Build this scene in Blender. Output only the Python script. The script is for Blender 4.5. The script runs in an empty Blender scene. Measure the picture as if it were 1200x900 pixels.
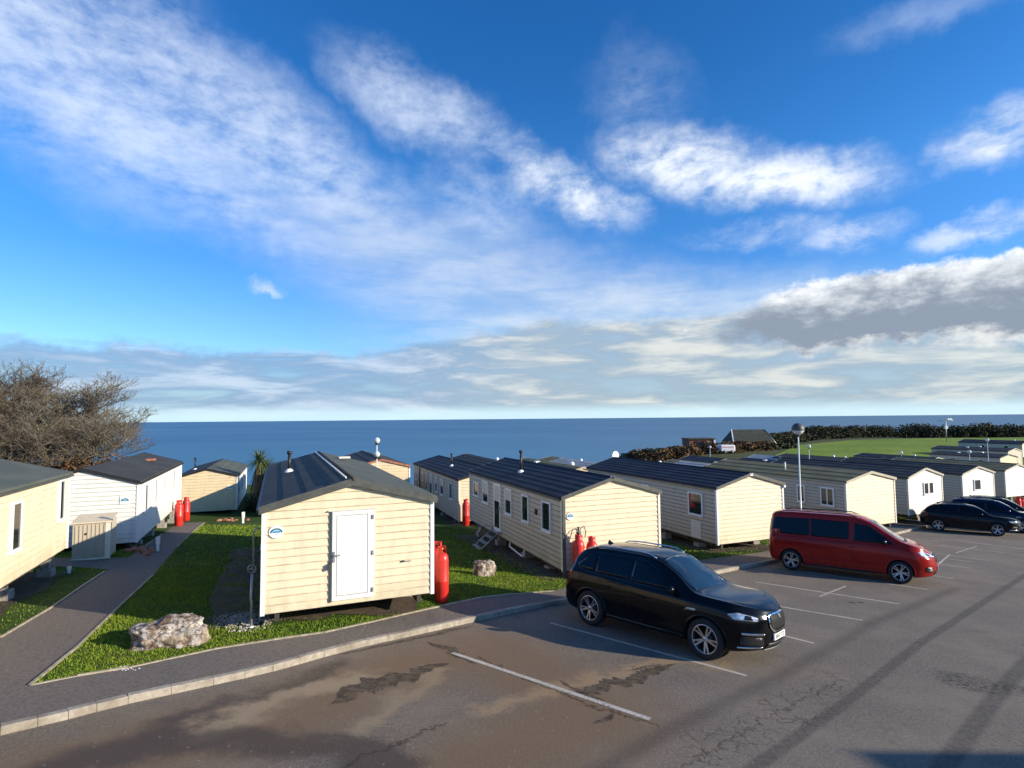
import bpy, bmesh, math, random
import numpy as np
from mathutils import Vector, Matrix
random.seed(7); np.random.seed(7)
R = math.radians
scene = bpy.context.scene
COL = scene.collection
# ------------------------------------------------------------------ camera model
FPX = 660.0                                    # focal length in pixels of a 1200 px wide frame
PITCH = math.atan(39.5/FPX); ROLL = math.atan(11/1200)
cw = Vector((0, math.cos(PITCH), math.sin(PITCH))); cu = Vector((0, -math.sin(PITCH), math.cos(PITCH))); cr = Vector((1, 0, 0))
cR = cr*math.cos(ROLL) - cu*math.sin(ROLL); cU = cu*math.cos(ROLL) + cr*math.sin(ROLL)
def ray(px, py): return cw + cR*((px-600)/FPX) - cU*((py-450)/FPX)
PA, PB, PC = -4.14354, -.033707, -.058735      # the plane of the car park
def plane(x, y): return PA + PB*x + PC*y
def at(px, py, dz=0.0):                         # ground point seen at a photo pixel
    r = ray(px, py); t = (PA+dz)/(r.z-PB*r.x-PC*r.y)
    return Vector((r.x*t, r.y*t, r.z*t))
def atd(px, py, y):                             # point at forward distance y
    r = ray(px, py); return r*(y/r.y)
def sstep(a, b, v):
    t = min(1, max(0, (v-a)/(b-a))); return t*t*(3-2*t)
# ------------------------------------------------------------------ small helpers
class MB:
    def __init__(s): s.v = []; s.f = []; s.m = []; s.sm = []
    def add(s, vs, fs, m=0, smooth=False):
        o = len(s.v); s.v += [tuple(v) for v in vs]
        for f in fs: s.f.append(tuple(i+o for i in f)); s.m.append(m); s.sm.append(smooth)
    def quad(s, a, b, c, d, m=0): s.add([a, b, c, d], [(0, 1, 2, 3)], m)
    def box(s, x0, x1, y0, y1, z0, z1, m=0):
        s.add([(x0,y0,z0),(x1,y0,z0),(x1,y1,z0),(x0,y1,z0),(x0,y0,z1),(x1,y0,z1),(x1,y1,z1),(x0,y1,z1)],
              [(0,3,2,1),(4,5,6,7),(0,1,5,4),(1,2,6,5),(2,3,7,6),(3,0,4,7)], m)
    def bbox(s, x0, x1, y0, y1, z0, z1, b=.01, m=0):   # box with bevelled vertical edges and top
        a = [(x0+b,y0),(x1-b,y0),(x1,y0+b),(x1,y1-b),(x1-b,y1),(x0+b,y1),(x0,y1-b),(x0,y0+b)]
        c = ((x0+x1)/2, (y0+y1)/2)
        def sh(p, k): return (p[0]+(b if p[0] < c[0] else -b)*k, p[1]+(b if p[1] < c[1] else -b)*k)
        vs = [(*p, z0) for p in a]+[(*p, z1-b) for p in a]+[(*sh(p, 1), z1) for p in a]
        fs = [tuple(range(7, -1, -1)), tuple(range(16, 24))]
        for k in (0, 8):
            for i in range(8): j = (i+1) % 8; fs.append((k+i, k+j, k+8+j, k+8+i))
        s.add(vs, fs, m)
    def tube(s, pts, r, n=8, m=0, cap=True, smooth=True):
        pts = [Vector(p) for p in pts]; rr = r if isinstance(r, (list, tuple)) else [r]*len(pts)
        vs = []; fs = []
        for i, p in enumerate(pts):
            d = (pts[min(i+1, len(pts)-1)]-pts[max(i-1, 0)]).normalized()
            u = d.cross(Vector((0, 0, 1)));
            if u.length < .05: u = d.cross(Vector((0, 1, 0)))
            u.normalize(); w = d.cross(u)
            for k in range(n):
                a = 2*math.pi*k/n; vs.append(p+(u*math.cos(a)+w*math.sin(a))*rr[i])
        for i in range(len(pts)-1):
            for k in range(n):
                j = (k+1) % n; fs.append((i*n+k, (i+1)*n+k, (i+1)*n+j, i*n+j))
        if cap: fs.append(tuple(range(n))); fs.append(tuple(range((len(pts)-1)*n+n-1, (len(pts)-1)*n-1, -1)))
        s.add(vs, fs, m, smooth)
    def lathe(s, prof, n=20, c=(0, 0, 0), axis='z', m=0, smooth=True):
        vs = []; fs = []
        for (r, h) in prof:
            for k in range(n):
                a = 2*math.pi*k/n; x, y = r*math.cos(a), r*math.sin(a)
                vs.append({'z': (c[0]+x, c[1]+y, c[2]+h), 'y': (c[0]+x, c[1]+h, c[2]+y), 'x': (c[0]+h, c[1]+x, c[2]+y)}[axis])
        for i in range(len(prof)-1):
            for k in range(n):
                j = (k+1) % n; q = (i*n+k, i*n+j, (i+1)*n+j, (i+1)*n+k)
                fs.append(q if axis != 'y' else q[::-1])
        s.add(vs, fs, m, smooth)
    def mesh(s, name, mats):
        me = bpy.data.meshes.new(name); me.from_pydata(s.v, [], s.f)
        for m in (mats if isinstance(mats, (list, tuple)) else [mats]): me.materials.append(m)
        me.polygons.foreach_set('material_index', s.m); me.polygons.foreach_set('use_smooth', s.sm)
        me.update(); return me
def link(o, parent=None):
    COL.objects.link(o)
    if parent: o.parent = parent
    return o
def part(name, mb, mats, parent=None, label=None):
    me = mb.mesh(name, mats) if isinstance(mb, MB) else mb
    o = bpy.data.objects.new(name, me); link(o, parent)
    if label: o['label'] = label
    return o
def tag(o, label, cat, group=None, kind=None):
    if label: o['label'] = label
    if cat: o['category'] = cat
    if group: o['group'] = group
    if kind: o['kind'] = kind
    return o
def empty(name, loc, rz=0):
    o = bpy.data.objects.new(name, None); o.empty_display_size = .3; o.location = loc; o.rotation_euler.z = rz
    return link(o)
def struct(name, mb, mat, kind='structure', label=None, cat=None):
    o = part(name, mb, mat); o['kind'] = kind
    if label: o['label'] = label
    if cat: o['category'] = cat
    return o
def copy_tree(o, parent=None):
    c = o.copy(); COL.objects.link(c); c.parent = parent
    for ch in list(o.children): copy_tree(ch, c)
    return c
# ------------------------------------------------------------------ materials
class NT:
    def __init__(s, name):
        s.mat = bpy.data.materials.new(name); s.mat.use_nodes = True
        s.t = s.mat.node_tree; s.b = s.t.nodes['Principled BSDF']; s._tc = None
    def n(s, typ, **kw):
        nd = s.t.nodes.new(typ)
        for k, v in kw.items():
            if k.startswith('i_'): nd.inputs[int(k[2:]) if k[2:].isdigit() else k[2:].replace('_', ' ')].default_value = v
            else: setattr(nd, k, v)
        return nd
    def l(s, a, b): s.t.links.new(a, b)
    def tc(s, which='Object'):
        if not s._tc: s._tc = s.n('ShaderNodeTexCoord')
        return s._tc.outputs[which]
    def math(s, op, a, b=None, clamp=False):
        nd = s.n('ShaderNodeMath', operation=op, use_clamp=clamp)
        for i, v in enumerate((a, b)):
            if v is None: continue
            if isinstance(v, (int, float)): nd.inputs[i].default_value = v
            else: s.l(v, nd.inputs[i])
        return nd.outputs[0]
    def vmath(s, op, a, b=None, out=0):
        nd = s.n('ShaderNodeVectorMath', operation=op)
        for i, v in enumerate((a, b)):
            if v is None: continue
            if isinstance(v, (tuple, list)): nd.inputs[i].default_value = v
            else: s.l(v, nd.inputs[i])
        return nd.outputs[out]
    def noise(s, scale, detail=3, rough=.55, vec=None, sc=None, out=0, dist=0):
        nd = s.n('ShaderNodeTexNoise'); nd.inputs['Scale'].default_value = scale; nd.inputs['Detail'].default_value = detail
        nd.inputs['Roughness'].default_value = rough; nd.inputs['Distortion'].default_value = dist
        v = vec if vec is not None else s.tc()
        if sc: v = s.vmath('MULTIPLY', v, sc)
        s.l(v, nd.inputs['Vector']); return nd.outputs[out]
    def ramp(s, fac, stops, interp='LINEAR'):
        nd = s.n('ShaderNodeValToRGB'); nd.color_ramp.interpolation = interp
        e = nd.color_ramp.elements
        while len(e) < len(stops): e.new(.5)
        for i, (p, c) in enumerate(stops):
            e[i].position = p; e[i].color = (*c, 1) if isinstance(c, (tuple, list)) else (c, c, c, 1)
        s.l(fac, nd.inputs[0]); return nd.outputs[0]
    def rng(s, v, a, b, c=0., d=1.):
        nd = s.n('ShaderNodeMapRange', interpolation_type='SMOOTHSTEP')
        for i, q in enumerate((a, b, c, d)): nd.inputs[i+1].default_value = q
        s.l(v, nd.inputs[0]); return nd.outputs[0]
    def mix(s, fac, a, b, mode='MIX'):
        nd = s.n('ShaderNodeMix', data_type='RGBA', blend_type=mode)
        for idx, v in ((0, fac), (6, a), (7, b)):
            if isinstance(v, (int, float)): nd.inputs[idx].default_value = v
            elif isinstance(v, (tuple, list)): nd.inputs[idx].default_value = (*v[:3], 1)
            else: s.l(v, nd.inputs[idx])
        return nd.outputs[2]
    def bump(s, h, strength=.3, dist=.02, norm=None):
        nd = s.n('ShaderNodeBump'); nd.inputs['Strength'].default_value = strength; nd.inputs['Distance'].default_value = dist
        s.l(h, nd.inputs['Height'])
        if norm: s.l(norm, nd.inputs['Normal'])
        s.l(nd.outputs[0], s.b.inputs['Normal']); return nd.outputs[0]
    def base(s, c=None, rough=None, metal=None, spec=None, coat=None):
        def put(k, v):
            if v is None: return
            if isinstance(v, (tuple, list)): s.b.inputs[k].default_value = (*v[:3], 1)
            elif isinstance(v, (int, float)): s.b.inputs[k].default_value = v
            else: s.l(v, s.b.inputs[k])
        put('Base Color', c); put('Roughness', rough); put('Metallic', metal); put('Specular IOR Level', spec); put('Coat Weight', coat)
        return s.mat
def mat_simple(name, c, rough=.5, metal=0., spec=.5, var=.15, scale=6, bump=0, coat=None):
    t = NT(name); n = t.noise(scale, 4)
    lo = tuple(x*(1-var) for x in c); hi = tuple(min(1, x*(1+var)) for x in c)
    t.base(t.ramp(n, [(.3, lo), (.7, hi)]), rough, metal, spec, coat)
    if bump: t.bump(n, bump, .01)
    return t.mat
def mat_siding(name, c, dirt=.25):
    t = NT(name)
    n1 = t.noise(1.3, 4, .6); n2 = t.noise(9, 5, .7); n3 = t.noise(2.3, 5, .6, sc=(2.2, 2.2, .5), dist=.4)
    col = t.mix(t.rng(n1, .3, .75, 0, .22), c, tuple(x*.86 for x in c))
    col = t.mix(t.rng(n2, .45, .8, 0, .12), col, tuple(x*.7 for x in c))
    sep = t.n('ShaderNodeSeparateXYZ'); t.l(t.tc(), sep.inputs[0])
    low = t.rng(sep.outputs[2], .55, 0, 0, 1)
    st = t.math('MULTIPLY', t.rng(n3, .42, .72), dirt)
    g = t.math('MULTIPLY', low, t.math('MULTIPLY', t.rng(n1, .35, .6), dirt*1.4))
    col = t.mix(st, col, (.36, .33, .24)); col = t.mix(g, col, (.28, .30, .16))
    t.base(col, t.rng(n2, .3, .7, .42, .58), 0, .4); t.bump(n2, .12, .004); return t.mat
def mat_roof(name, c, c2, moss=0., rough=.7, spec=.15):
    t = NT(name); n1 = t.noise(.8, 5, .6); n2 = t.noise(9, 5, .65); n3 = t.noise(4, 3, .6, sc=(4, .3, 1))
    col = t.mix(t.rng(n1, .35, .7), c, c2); col = t.mix(t.rng(n3, .5, .8, 0, .3), col, tuple(min(1, x*1.7+.01) for x in c))
    if moss: col = t.mix(t.math('MULTIPLY', t.rng(n2, .45, .65), moss), col, (.13, .13, .045))
    t.base(col, rough, 0, spec); t.bump(n2, .25, .01); return t.mat
M = {}
M['cream'] = mat_siding('cream_siding', (.74, .60, .37))
M['cream_shed'] = mat_siding('pale_siding', (.77, .655, .45))
M['offwhite'] = mat_siding('offwhite_siding', (.79, .78, .73), .2)
M['white_side'] = mat_siding('white_siding', (.78, .76, .69), .15)
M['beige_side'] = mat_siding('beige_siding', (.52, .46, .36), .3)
M['upvc'] = mat_simple('white_upvc', (.80, .80, .77), .3, var=.05)
M['trim'] = mat_simple('cream_trim', (.74, .70, .58), .4, var=.08)
M['chrome_trim'] = mat_simple('aluminium', (.55, .55, .55), .35, .9, var=.1)
M['glass'] = mat_simple('window_glass', (.018, .022, .025), .06, 0, .8, var=.4, scale=2)
M['blind'] = mat_simple('window_blind', (.62, .58, .48), .5, var=.1)
M['black'] = mat_simple('black_plastic', (.018, .018, .02), .45)
M['darksteel'] = mat_simple('chassis_steel', (.05, .045, .04), .7)
M['block'] = mat_simple('concrete_block', (.30, .28, .25), .9, var=.3, scale=12, bump=.4)
M['roof_blue'] = mat_roof('slate_blue_roof', (.026, .030, .040), (.042, .046, .056))
M['roof_dark'] = mat_roof('charcoal_roof', (.045, .044, .041), (.068, .066, .060), .1)
M['roof_green'] = mat_roof('green_grey_roof', (.085, .10, .085), (.125, .13, .11), .25, .8, .2)
M['roof_olive'] = mat_roof('olive_roof', (.17, .145, .075), (.23, .19, .11), .4, .85, .2)
M['roof_grey'] = mat_roof('pale_grey_roof', (.34, .34, .33), (.44, .43, .40), .1, .7)
M['fascia'] = mat_simple('fascia', (.075, .08, .07), .5, var=.25)
M['fascia_light'] = mat_simple('pale_fascia', (.42, .38, .28), .5, var=.15)
M['red'] = mat_simple('red_gas_paint', (.60, .030, .022), .38, var=.18, scale=5, bump=.05)
M['brass'] = mat_simple('brass', (.5, .35, .12), .35, .9)
M['steel'] = mat_simple('galvanised_steel', (.42, .43, .43), .45, .7, var=.2, scale=15)
M['blue_mark'] = mat_simple('blue_mark', (.02, .22, .42), .4)
M['teal_mark'] = mat_simple('teal_mark', (.01, .10, .13), .4)
M['sky_mark'] = mat_simple('pale_blue_mark', (.35, .65, .80), .4)
M['white'] = mat_simple('white_paint', (.80, .80, .80), .4, var=.04)
M['lampwhite'] = mat_simple('lamp_white', (.85, .85, .82), .25, var=.03)
M['brick'] = mat_simple('broken_brick', (.36, .15, .09), .9, var=.45, scale=5, bump=.4)
M['timber'] = mat_simple('weathered_timber', (.22, .17, .11), .85, var=.4, scale=9, bump=.3)
M['rust_wall'] = mat_simple('rust_red_boards', (.20, .065, .04), .8, var=.3, scale=2)
M['barn_roof'] = mat_roof('dark_sheet_roof', (.05, .055, .045), (.075, .08, .065), .3, .8)
def mat_kerb():
    t = NT('kerb_concrete'); n = t.noise(9, 5, .7); n2 = t.noise(1.2, 3)
    c = t.ramp(n, [(.3, (.26, .23, .18)), (.7, (.46, .41, .33))]); c = t.mix(t.rng(n2, .45, .7, 0, .6), c, (.17, .14, .10))
    t.base(c, .9, 0, .2); t.bump(n, .6, .015); return t.mat
M['kerb'] = mat_kerb()
def mat_path():
    t = NT('path_asphalt'); n = t.noise(60, 4, .8); n2 = t.noise(.9, 5, .6); n3 = t.noise(17, 4, .8)
    c = t.ramp(n, [(.25, (.085, .075, .064)), (.75, (.27, .235, .20))])
    c = t.mix(t.rng(n2, .35, .7, 0, .55), c, (.20, .165, .13)); c = t.mix(t.rng(n3, .36, .60, .5, 0), c, (.06, .053, .046))
    t.base(c, .9, 0, .25); t.bump(t.math('ADD', n, n3), .45, .012); return t.mat
M['path'] = mat_path()
def mat_ground():
    t = NT('lawn_soil'); n1 = t.noise(.5, 5, .6); n2 = t.noise(7, 5, .7); n3 = t.noise(40, 4, .7)
    c = t.ramp(n2, [(.3, (.022, .050, .010)), (.7, (.060, .115, .018))])
    c = t.mix(t.rng(n1, .42, .68, 0, .75), c, (.095, .125, .025))
    c = t.mix(t.rng(n3, .55, .8, 0, .5), c, (.035, .038, .012)); sp_ = t.n('ShaderNodeSeparateXYZ'); t.l(t.tc(), sp_.inputs[0]); c = t.mix(t.rng(sp_.outputs[1], 60, 85), c, t.mix(n2, (.06, .075, .028), (.12, .12, .05)))
    t.base(c, .95, 0, .15); t.bump(t.math('ADD', n3, n2), .8, .05); return t.mat
M['ground'] = mat_ground()
def mat_grass():
    t = NT('grass_blades'); oi = t.n('ShaderNodeAttribute', attribute_name='tint')
    n1 = t.noise(.7, 4, .6); n2 = t.noise(5, 3, .6)
    c = t.ramp(oi.outputs['Fac'], [(0, (.08, .15, .010)), (.55, (.17, .27, .014)), (.85, (.27, .33, .03)), (1, (.32, .29, .10))])
    c = t.mix(t.rng(n1, .40, .65, 0, .55), c, (.24, .30, .02)); c = t.mix(t.rng(n2, .5, .75, 0, .5), c, (.045, .09, .010)); n4 = t.noise(1.9, 5, .7); c = t.mix(t.rng(n4, .54, .72, 0, .6), c, (.14, .125, .05))
    t.base(c, .7, 0, .25); return t.mat
M['grass'] = mat_grass()
M['earth'] = mat_simple('bare_earth', (.060, .042, .026), .95, var=.5, scale=4, bump=.6)
M['stone'] = mat_simple('pale_gravel', (.33, .30, .26), .9, var=.5, scale=3, bump=.3)
# ------------------------------------------------------------------ asphalt of the car park
def seg(t, p, a, b, w0, w1):
    a = Vector((a[0], a[1], 0)); b = Vector((b[0], b[1], 0)); ba = b-a
    pa = t.vmath('SUBTRACT', p, tuple(a)); dt = t.vmath('DOT_PRODUCT', pa, tuple(ba), out=1)
    h = t.math('MULTIPLY', dt, 1/max(1e-6, ba.length_squared), clamp=True)
    sc = t.n('ShaderNodeVectorMath', operation='SCALE'); sc.inputs[0].default_value = tuple(ba); t.l(h, sc.inputs['Scale'])
    d = t.vmath('LENGTH', t.vmath('SUBTRACT', pa, sc.outputs[0]), out=1)
    return t.rng(d, w1, w0)
def polyl(t, p, pts, w0, w1):
    o = None
    for a, b in zip(pts[:-1], pts[1:]):
        m = seg(t, p, at(*a), at(*b), w0, w1); o = m if o is None else t.math('MAXIMUM', o, m)
    return o
def mat_asphalt():
    t = NT('car_park_asphalt')
    flat = t.vmath('MULTIPLY', t.tc(), (1, 1, 0))
    wn = t.noise(3.2, 6, .7, vec=flat, out=1); wn2 = t.noise(.9, 4, .6, vec=flat, out=1)
    off = t.vmath('MULTIPLY', t.vmath('SUBTRACT', wn, (.5, .5, .5)), (.5, .5, 0))
    off2 = t.vmath('MULTIPLY', t.vmath('SUBTRACT', wn2, (.5, .5, .5)), (1.5, 1.5, 0))
    soft = t.vmath('ADD', flat, t.vmath('MULTIPLY', off, (.15, .15, 0)))
    wn3 = t.noise(13, 5, .75, vec=flat, out=1); off = t.vmath('ADD', off, t.vmath('MULTIPLY', t.vmath('SUBTRACT', wn3, (.5, .5, .5)), (.34, .34, 0)))
    rag = t.vmath('ADD', flat, off); big = t.vmath('ADD', rag, off2)
    fine = t.noise(42, 6, .85, vec=flat); mid = t.noise(11, 5, .7, vec=flat); low = t.noise(.55, 5, .6, vec=flat); low2 = t.noise(1.7, 5, .65, vec=flat)
    c = t.ramp(fine, [(.30, (.075, .065, .052)), (.50, (.19, .163, .128)), (.68, (.42, .355, .28))])
    g2 = t.noise(19, 4, .8, vec=flat); c = t.mix(t.rng(g2, .36, .62, .55, 0), c, (.055, .050, .043)); c = t.mix(t.rng(g2, .56, .72, 0, .4), c, (.36, .32, .26))
    c = t.mix(t.rng(low, .40, .66, 0, .5), c, (.255, .213, .158)); c = t.mix(t.rng(low2, .5, .75, 0, .4), c, (.105, .093, .08))
    c = t.mix(t.rng(mid, .52, .75, 0, .4), c, (.07, .063, .055))
    # brown silt washed over the corner near the kerb
    silt = polyl(t, big, [(-200, 1000), (120, 890), (300, 845), (430, 800), (560, 760), (700, 830), (560, 900)], .2, 2.1)
    c = t.mix(t.math('MULTIPLY', silt, .85), c, t.mix(fine, (.13, .082, .046), (.25, .165, .092)))
    tan = polyl(t, big, [(250, 850), (330, 812), (420, 795)], .05, .62)
    c = t.mix(t.math('MULTIPLY', tan, .85), c, (.33, .25, .155))
    tan2 = polyl(t, big, [(560, 830), (640, 812), (720, 790), (790, 772), (850, 780)], .0, .38)
    c = t.mix(t.math('MULTIPLY', tan2, .75), c, (.34, .235, .13))
    tan3 = polyl(t, big, [(420, 855), (470, 825), (520, 785)], .0, .35)
    c = t.mix(t.math('MULTIPLY', tan3, .55), c, (.34, .26, .15))
    damp = polyl(t, big, [(20, 925), (120, 885), (200, 862), (300, 868), (400, 880), (450, 905)], .15, .7)
    damp2 = polyl(t, big, [(200, 850), (260, 830), (400, 776)], .0, .35)
    dm = t.math('MAXIMUM', damp, damp2)
    c = t.mix(t.math('MULTIPLY', dm, .72), c, (.040, .028, .021))
    # tyre marks
    tr = polyl(t, soft, [(1260, 636), (1200, 675), (1077.5, 754), (990, 824), (927, 868), (870, 910), (820, 960)], .06, .15)
    tr2 = polyl(t, soft, [(1260, 735), (1200, 778), (1172, 810), (1112, 890), (1080, 940)], .08, .19)
    tm = t.math('MULTIPLY', t.math('MAXIMUM', tr, tr2), t.rng(mid, .25, .62, .25, .62))
    c = t.mix(tm, c, (.045, .041, .038))
    seam = polyl(t, soft, [(700, 905), (780, 858), (920, 789), (1025, 729), (1120, 690)], .0, .30)
    c = t.mix(t.math('MULTIPLY', seam, .38), c, (.035, .031, .028))
    blot = polyl(t, big, [(1125, 798), (1190, 806)], .05, .5)
    c = t.mix(t.math('MULTIPLY', t.math('MULTIPLY', blot, t.rng(mid, .4, .6)), .8), c, (.03, .027, .025))
    spot = t.math('MAXIMUM', seg(t, soft, at(998, 706), at(999, 706.2), .05, .10), seg(t, soft, at(1008, 706), at(1009, 706), .05, .10))
    c = t.mix(t.math('MULTIPLY', spot, .8), c, (.02, .018, .018))
    # cracks, plus the first bay line's shadow edge put into the colour
    vo = t.n('ShaderNodeTexVoronoi', feature='DISTANCE_TO_EDGE'); vo.inputs['Scale'].default_value = 3.6
    t.l(t.vmath('ADD', flat, t.vmath('MULTIPLY', off, (.5, .5, 0))), vo.inputs['Vector'])
    cz = t.math('MAXIMUM', polyl(t, big, [(830, 880), (905, 840), (985, 800)], .15, .55), polyl(t, big, [(735, 785), (765, 782)], .1, .4))
    crk = t.math('MULTIPLY', t.rng(vo.outputs[0], .030, .010), t.math('MULTIPLY', cz, t.rng(low2, .35, .5)))
    ln = t.math('MAXIMUM', polyl(t, rag, [(390, 905), (430, 884), (475, 868), (520, 848)], .012, .035), polyl(t, rag, [(780, 905), (840, 878), (900, 842), (980, 800)], .008, .022))
    ln = t.math('MAXIMUM', ln, polyl(t, rag, [(560, 770), (620, 797), (700, 829), (770, 850)], .01, .04))
    cr_ = t.math('MAXIMUM', crk, ln)
    c = t.mix(t.math('MULTIPLY', cr_, .7), c, (.022, .017, .013))
    # specks
    v2 = t.n('ShaderNodeTexVoronoi'); v2.inputs['Scale'].default_value = 5; t.l(flat, v2.inputs['Vector'])
    c = t.mix(t.rng(v2.outputs[0], .10, .05, 0, .7), c, (.30, .27, .22))
    t.base(c, t.rng(dm, 0, 1, .9, .62), 0, .3)
    h = t.math('ADD', t.math('ADD', fine, t.math('MULTIPLY', mid, .8)), t.math('MULTIPLY', cr_, -2.2))
    t.bump(h, .55, .012); return t.mat
M['asphalt'] = mat_asphalt()
def mat_line():
    t = NT('worn_line_paint'); n = t.noise(22, 5, .75); n2 = t.noise(2.5, 3, .6)
    wear = t.math('MULTIPLY', t.rng(n, .42, .60), t.rng(n2, .35, .7, .25, .85))
    c = t.mix(wear, (.56, .51, .43), (.16, .135, .105)); t.base(c, .8, 0, .3); t.bump(n, .3, .006); return t.mat
M['line'] = mat_line()
def mat_sea():
    t = NT('sea_water')
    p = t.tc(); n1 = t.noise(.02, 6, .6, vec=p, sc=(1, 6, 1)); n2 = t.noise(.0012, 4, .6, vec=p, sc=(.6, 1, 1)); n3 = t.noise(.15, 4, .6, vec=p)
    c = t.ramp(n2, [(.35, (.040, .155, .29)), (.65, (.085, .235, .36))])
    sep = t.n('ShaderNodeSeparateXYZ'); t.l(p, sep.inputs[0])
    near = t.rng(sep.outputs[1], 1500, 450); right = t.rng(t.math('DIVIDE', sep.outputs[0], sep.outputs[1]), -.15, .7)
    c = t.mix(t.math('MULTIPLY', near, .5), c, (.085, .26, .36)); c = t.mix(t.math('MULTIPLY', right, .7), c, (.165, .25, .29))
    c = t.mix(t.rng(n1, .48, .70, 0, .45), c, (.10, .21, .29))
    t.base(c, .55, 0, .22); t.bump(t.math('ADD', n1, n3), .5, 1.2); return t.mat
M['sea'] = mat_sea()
# ------------------------------------------------------------------ terrain
KERB_PX = [(-420, 960), (-150, 900), (0, 862), (80, 843), (150, 825), (250, 803), (320, 787), (380, 770), (430, 757), (480, 746), (520, 737), (560, 728), (610, 717), (670, 706)]
KERB = [at(*p) for p in KERB_PX]+[Vector((4.6, 18.15, 0)), Vector((8.1, 20.95, 0)), at(905, 660), Vector((14.5, 26.0, 0)), at(1070, 622), Vector((33.5, 42.1, 0)), Vector((48, 54.5, 0)), Vector((75, 78, 0))]
for k in KERB: k.z = plane(k.x, k.y)
def smooth_line(pts, step=.5):
    out = []
    P = [np.array(p[:2]) for p in pts]; P = [2*P[0]-P[1]]+P+[2*P[-1]-P[-2]]
    for i in range(1, len(P)-2):
        a, b, c, d = P[i-1:i+3]; n = max(2, int(np.linalg.norm(c-b)/step))
        for k in range(n):
            u = k/n; out.append(.5*((2*b)+(-a+c)*u+(2*a-5*b+4*c-d)*u*u+(-a+3*b-3*c+d)*u**3))
    out.append(P[-2]); return out
KL = np.array(smooth_line(KERB, .4))
def kerb_sd(x, y):                               # >0 on the caravan side
    d = KL-np.array([x, y]); i = int(np.argmin((d**2).sum(1))); i0 = max(0, i-1); i1 = min(len(KL)-1, i+1)
    t_ = KL[i1]-KL[i0]; t_ = t_/np.linalg.norm(t_); v = np.array([x, y])-KL[i]
    s = -(t_[1]*v[0]-t_[0]*v[1]); return s if abs(s) > 1e-9 and abs(s) >= .6*np.linalg.norm(v) else math.copysign(np.linalg.norm(v), s)
CORR = [(-21, 39, -.75, 7), (-16, 22, -.15, 5), (28, 41, .35, 4), (37, 48, .55, 6), (44, 55, .7, 6), (20, 52, -.3, 9), (40, 64, .75, 13), (-2, 33, -.1, 5), (-13, 17, 0, 3), (-2.6, 15.4, .42, 2.2)]
def corr(x, y):
    z = 0
    for cx, cy, v, s in CORR: z += v*math.exp(-((x-cx)**2+(y-cy)**2)/(2*s*s))
    return z
def coast(az):
    pts = [(-90, 70), (-40, 62), (-10, 66), (3, 74), (8, 100), (13, 135), (20, 165), (30, 215), (60, 260), (120, 300)]
    return float(np.interp(az, [p[0] for p in pts], [p[1] for p in pts]))
def land(x, y):
    z = plane(x, y); D = math.hypot(x, y); az = math.degrees(math.atan2(x, y))
    if y < 0: z = plane(x, 0)+ .02*y
    if y > 5: z += corr(x, y)*sstep(.5, 3.5, kerb_sd(x, y))
    f = sstep(80, 118, D)
    if D > 50: f *= sstep(.5, 6, kerb_sd(x, y))
    z = z*(1-f)+(-7.6+.0*D)*f
    if y > 45: z -= 1.1*math.exp(-((x-82)**2+(y-90)**2)/420)*sstep(2, 9, kerb_sd(x, y))
    c = coast(az)
    if D > c: z -= min(48, (D-c)*1.3)
    return z
LIFT = .10
def ground(x, y):
    s = kerb_sd(x, y)
    return land(x, y)-.22+(LIFT+.22)*sstep(.25, .95, s) if s > 0 else land(x, y)-.22
def zg(x, y): return ground(x, y)
def axis(rs):
    out = []
    for a, b, st in rs: out += list(np.arange(a, b, st))
    out.append(rs[-1][1]); return out
xs = axis([(-150, -40, 6), (-40, -16, 1.5), (-16, 14, .45), (14, 60, 1.2), (60, 330, 7)])
ys = axis([(-60, 0, 6), (0, 6, 1), (6, 26, .45), (26, 75, 1.2), (75, 330, 6)])
g = MB(); nx = len(xs)
vs = [(x, y, ground(x, y)) for y in ys for x in xs]
g.add(vs, [(j*nx+i, j*nx+i+1, (j+1)*nx+i+1, (j+1)*nx+i) for j in range(len(ys)-1) for i in range(nx-1)], 0, True)
struct('ground', g, M['ground'])
s_ = MB(); s_.quad((-22000, -300, -46), (26000, -300, -46), (26000, 21000, -46), (-22000, 21000, -46)); struct('sea', s_, M['sea'])
def sheet(poly, dz, base=land, cell=1.0):        # flat polygon cut into cells and laid on the land
    bm = bmesh.new(); f = bm.faces.new([bm.verts.new((p[0], p[1], 0)) for p in poly]); bm.normal_update()
    if f.normal.z < 0: bmesh.ops.reverse_faces(bm, faces=bm.faces)
    bmesh.ops.triangulate(bm, faces=bm.faces)
    x0 = min(p[0] for p in poly); x1 = max(p[0] for p in poly); y0 = min(p[1] for p in poly); y1 = max(p[1] for p in poly)
    if cell:
        for n, lo, hi in (((1, 0, 0), x0, x1), ((0, 1, 0), y0, y1)):
            v = lo+cell
            while v < hi:
                co = (v, 0, 0) if n[0] else (0, v, 0)
                bmesh.ops.bisect_plane(bm, geom=bm.verts[:]+bm.edges[:]+bm.faces[:], plane_co=co, plane_no=n); v += cell
    for v in bm.verts: v.co.z = base(v.co.x, v.co.y)+dz
    mb = MB(); bm.verts.index_update(); mb.add([v.co[:] for v in bm.verts], [[v.index for v in f.verts] for f in bm.faces]); bm.free(); return mb
def offset_line(L, d):
    out = []
    for i in range(len(L)):
        t_ = L[min(i+1, len(L)-1)]-L[max(i-1, 0)]; t_ = t_/np.linalg.norm(t_); out.append(L[i]+np.array([-t_[1], t_[0]])*d)
    return out
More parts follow.
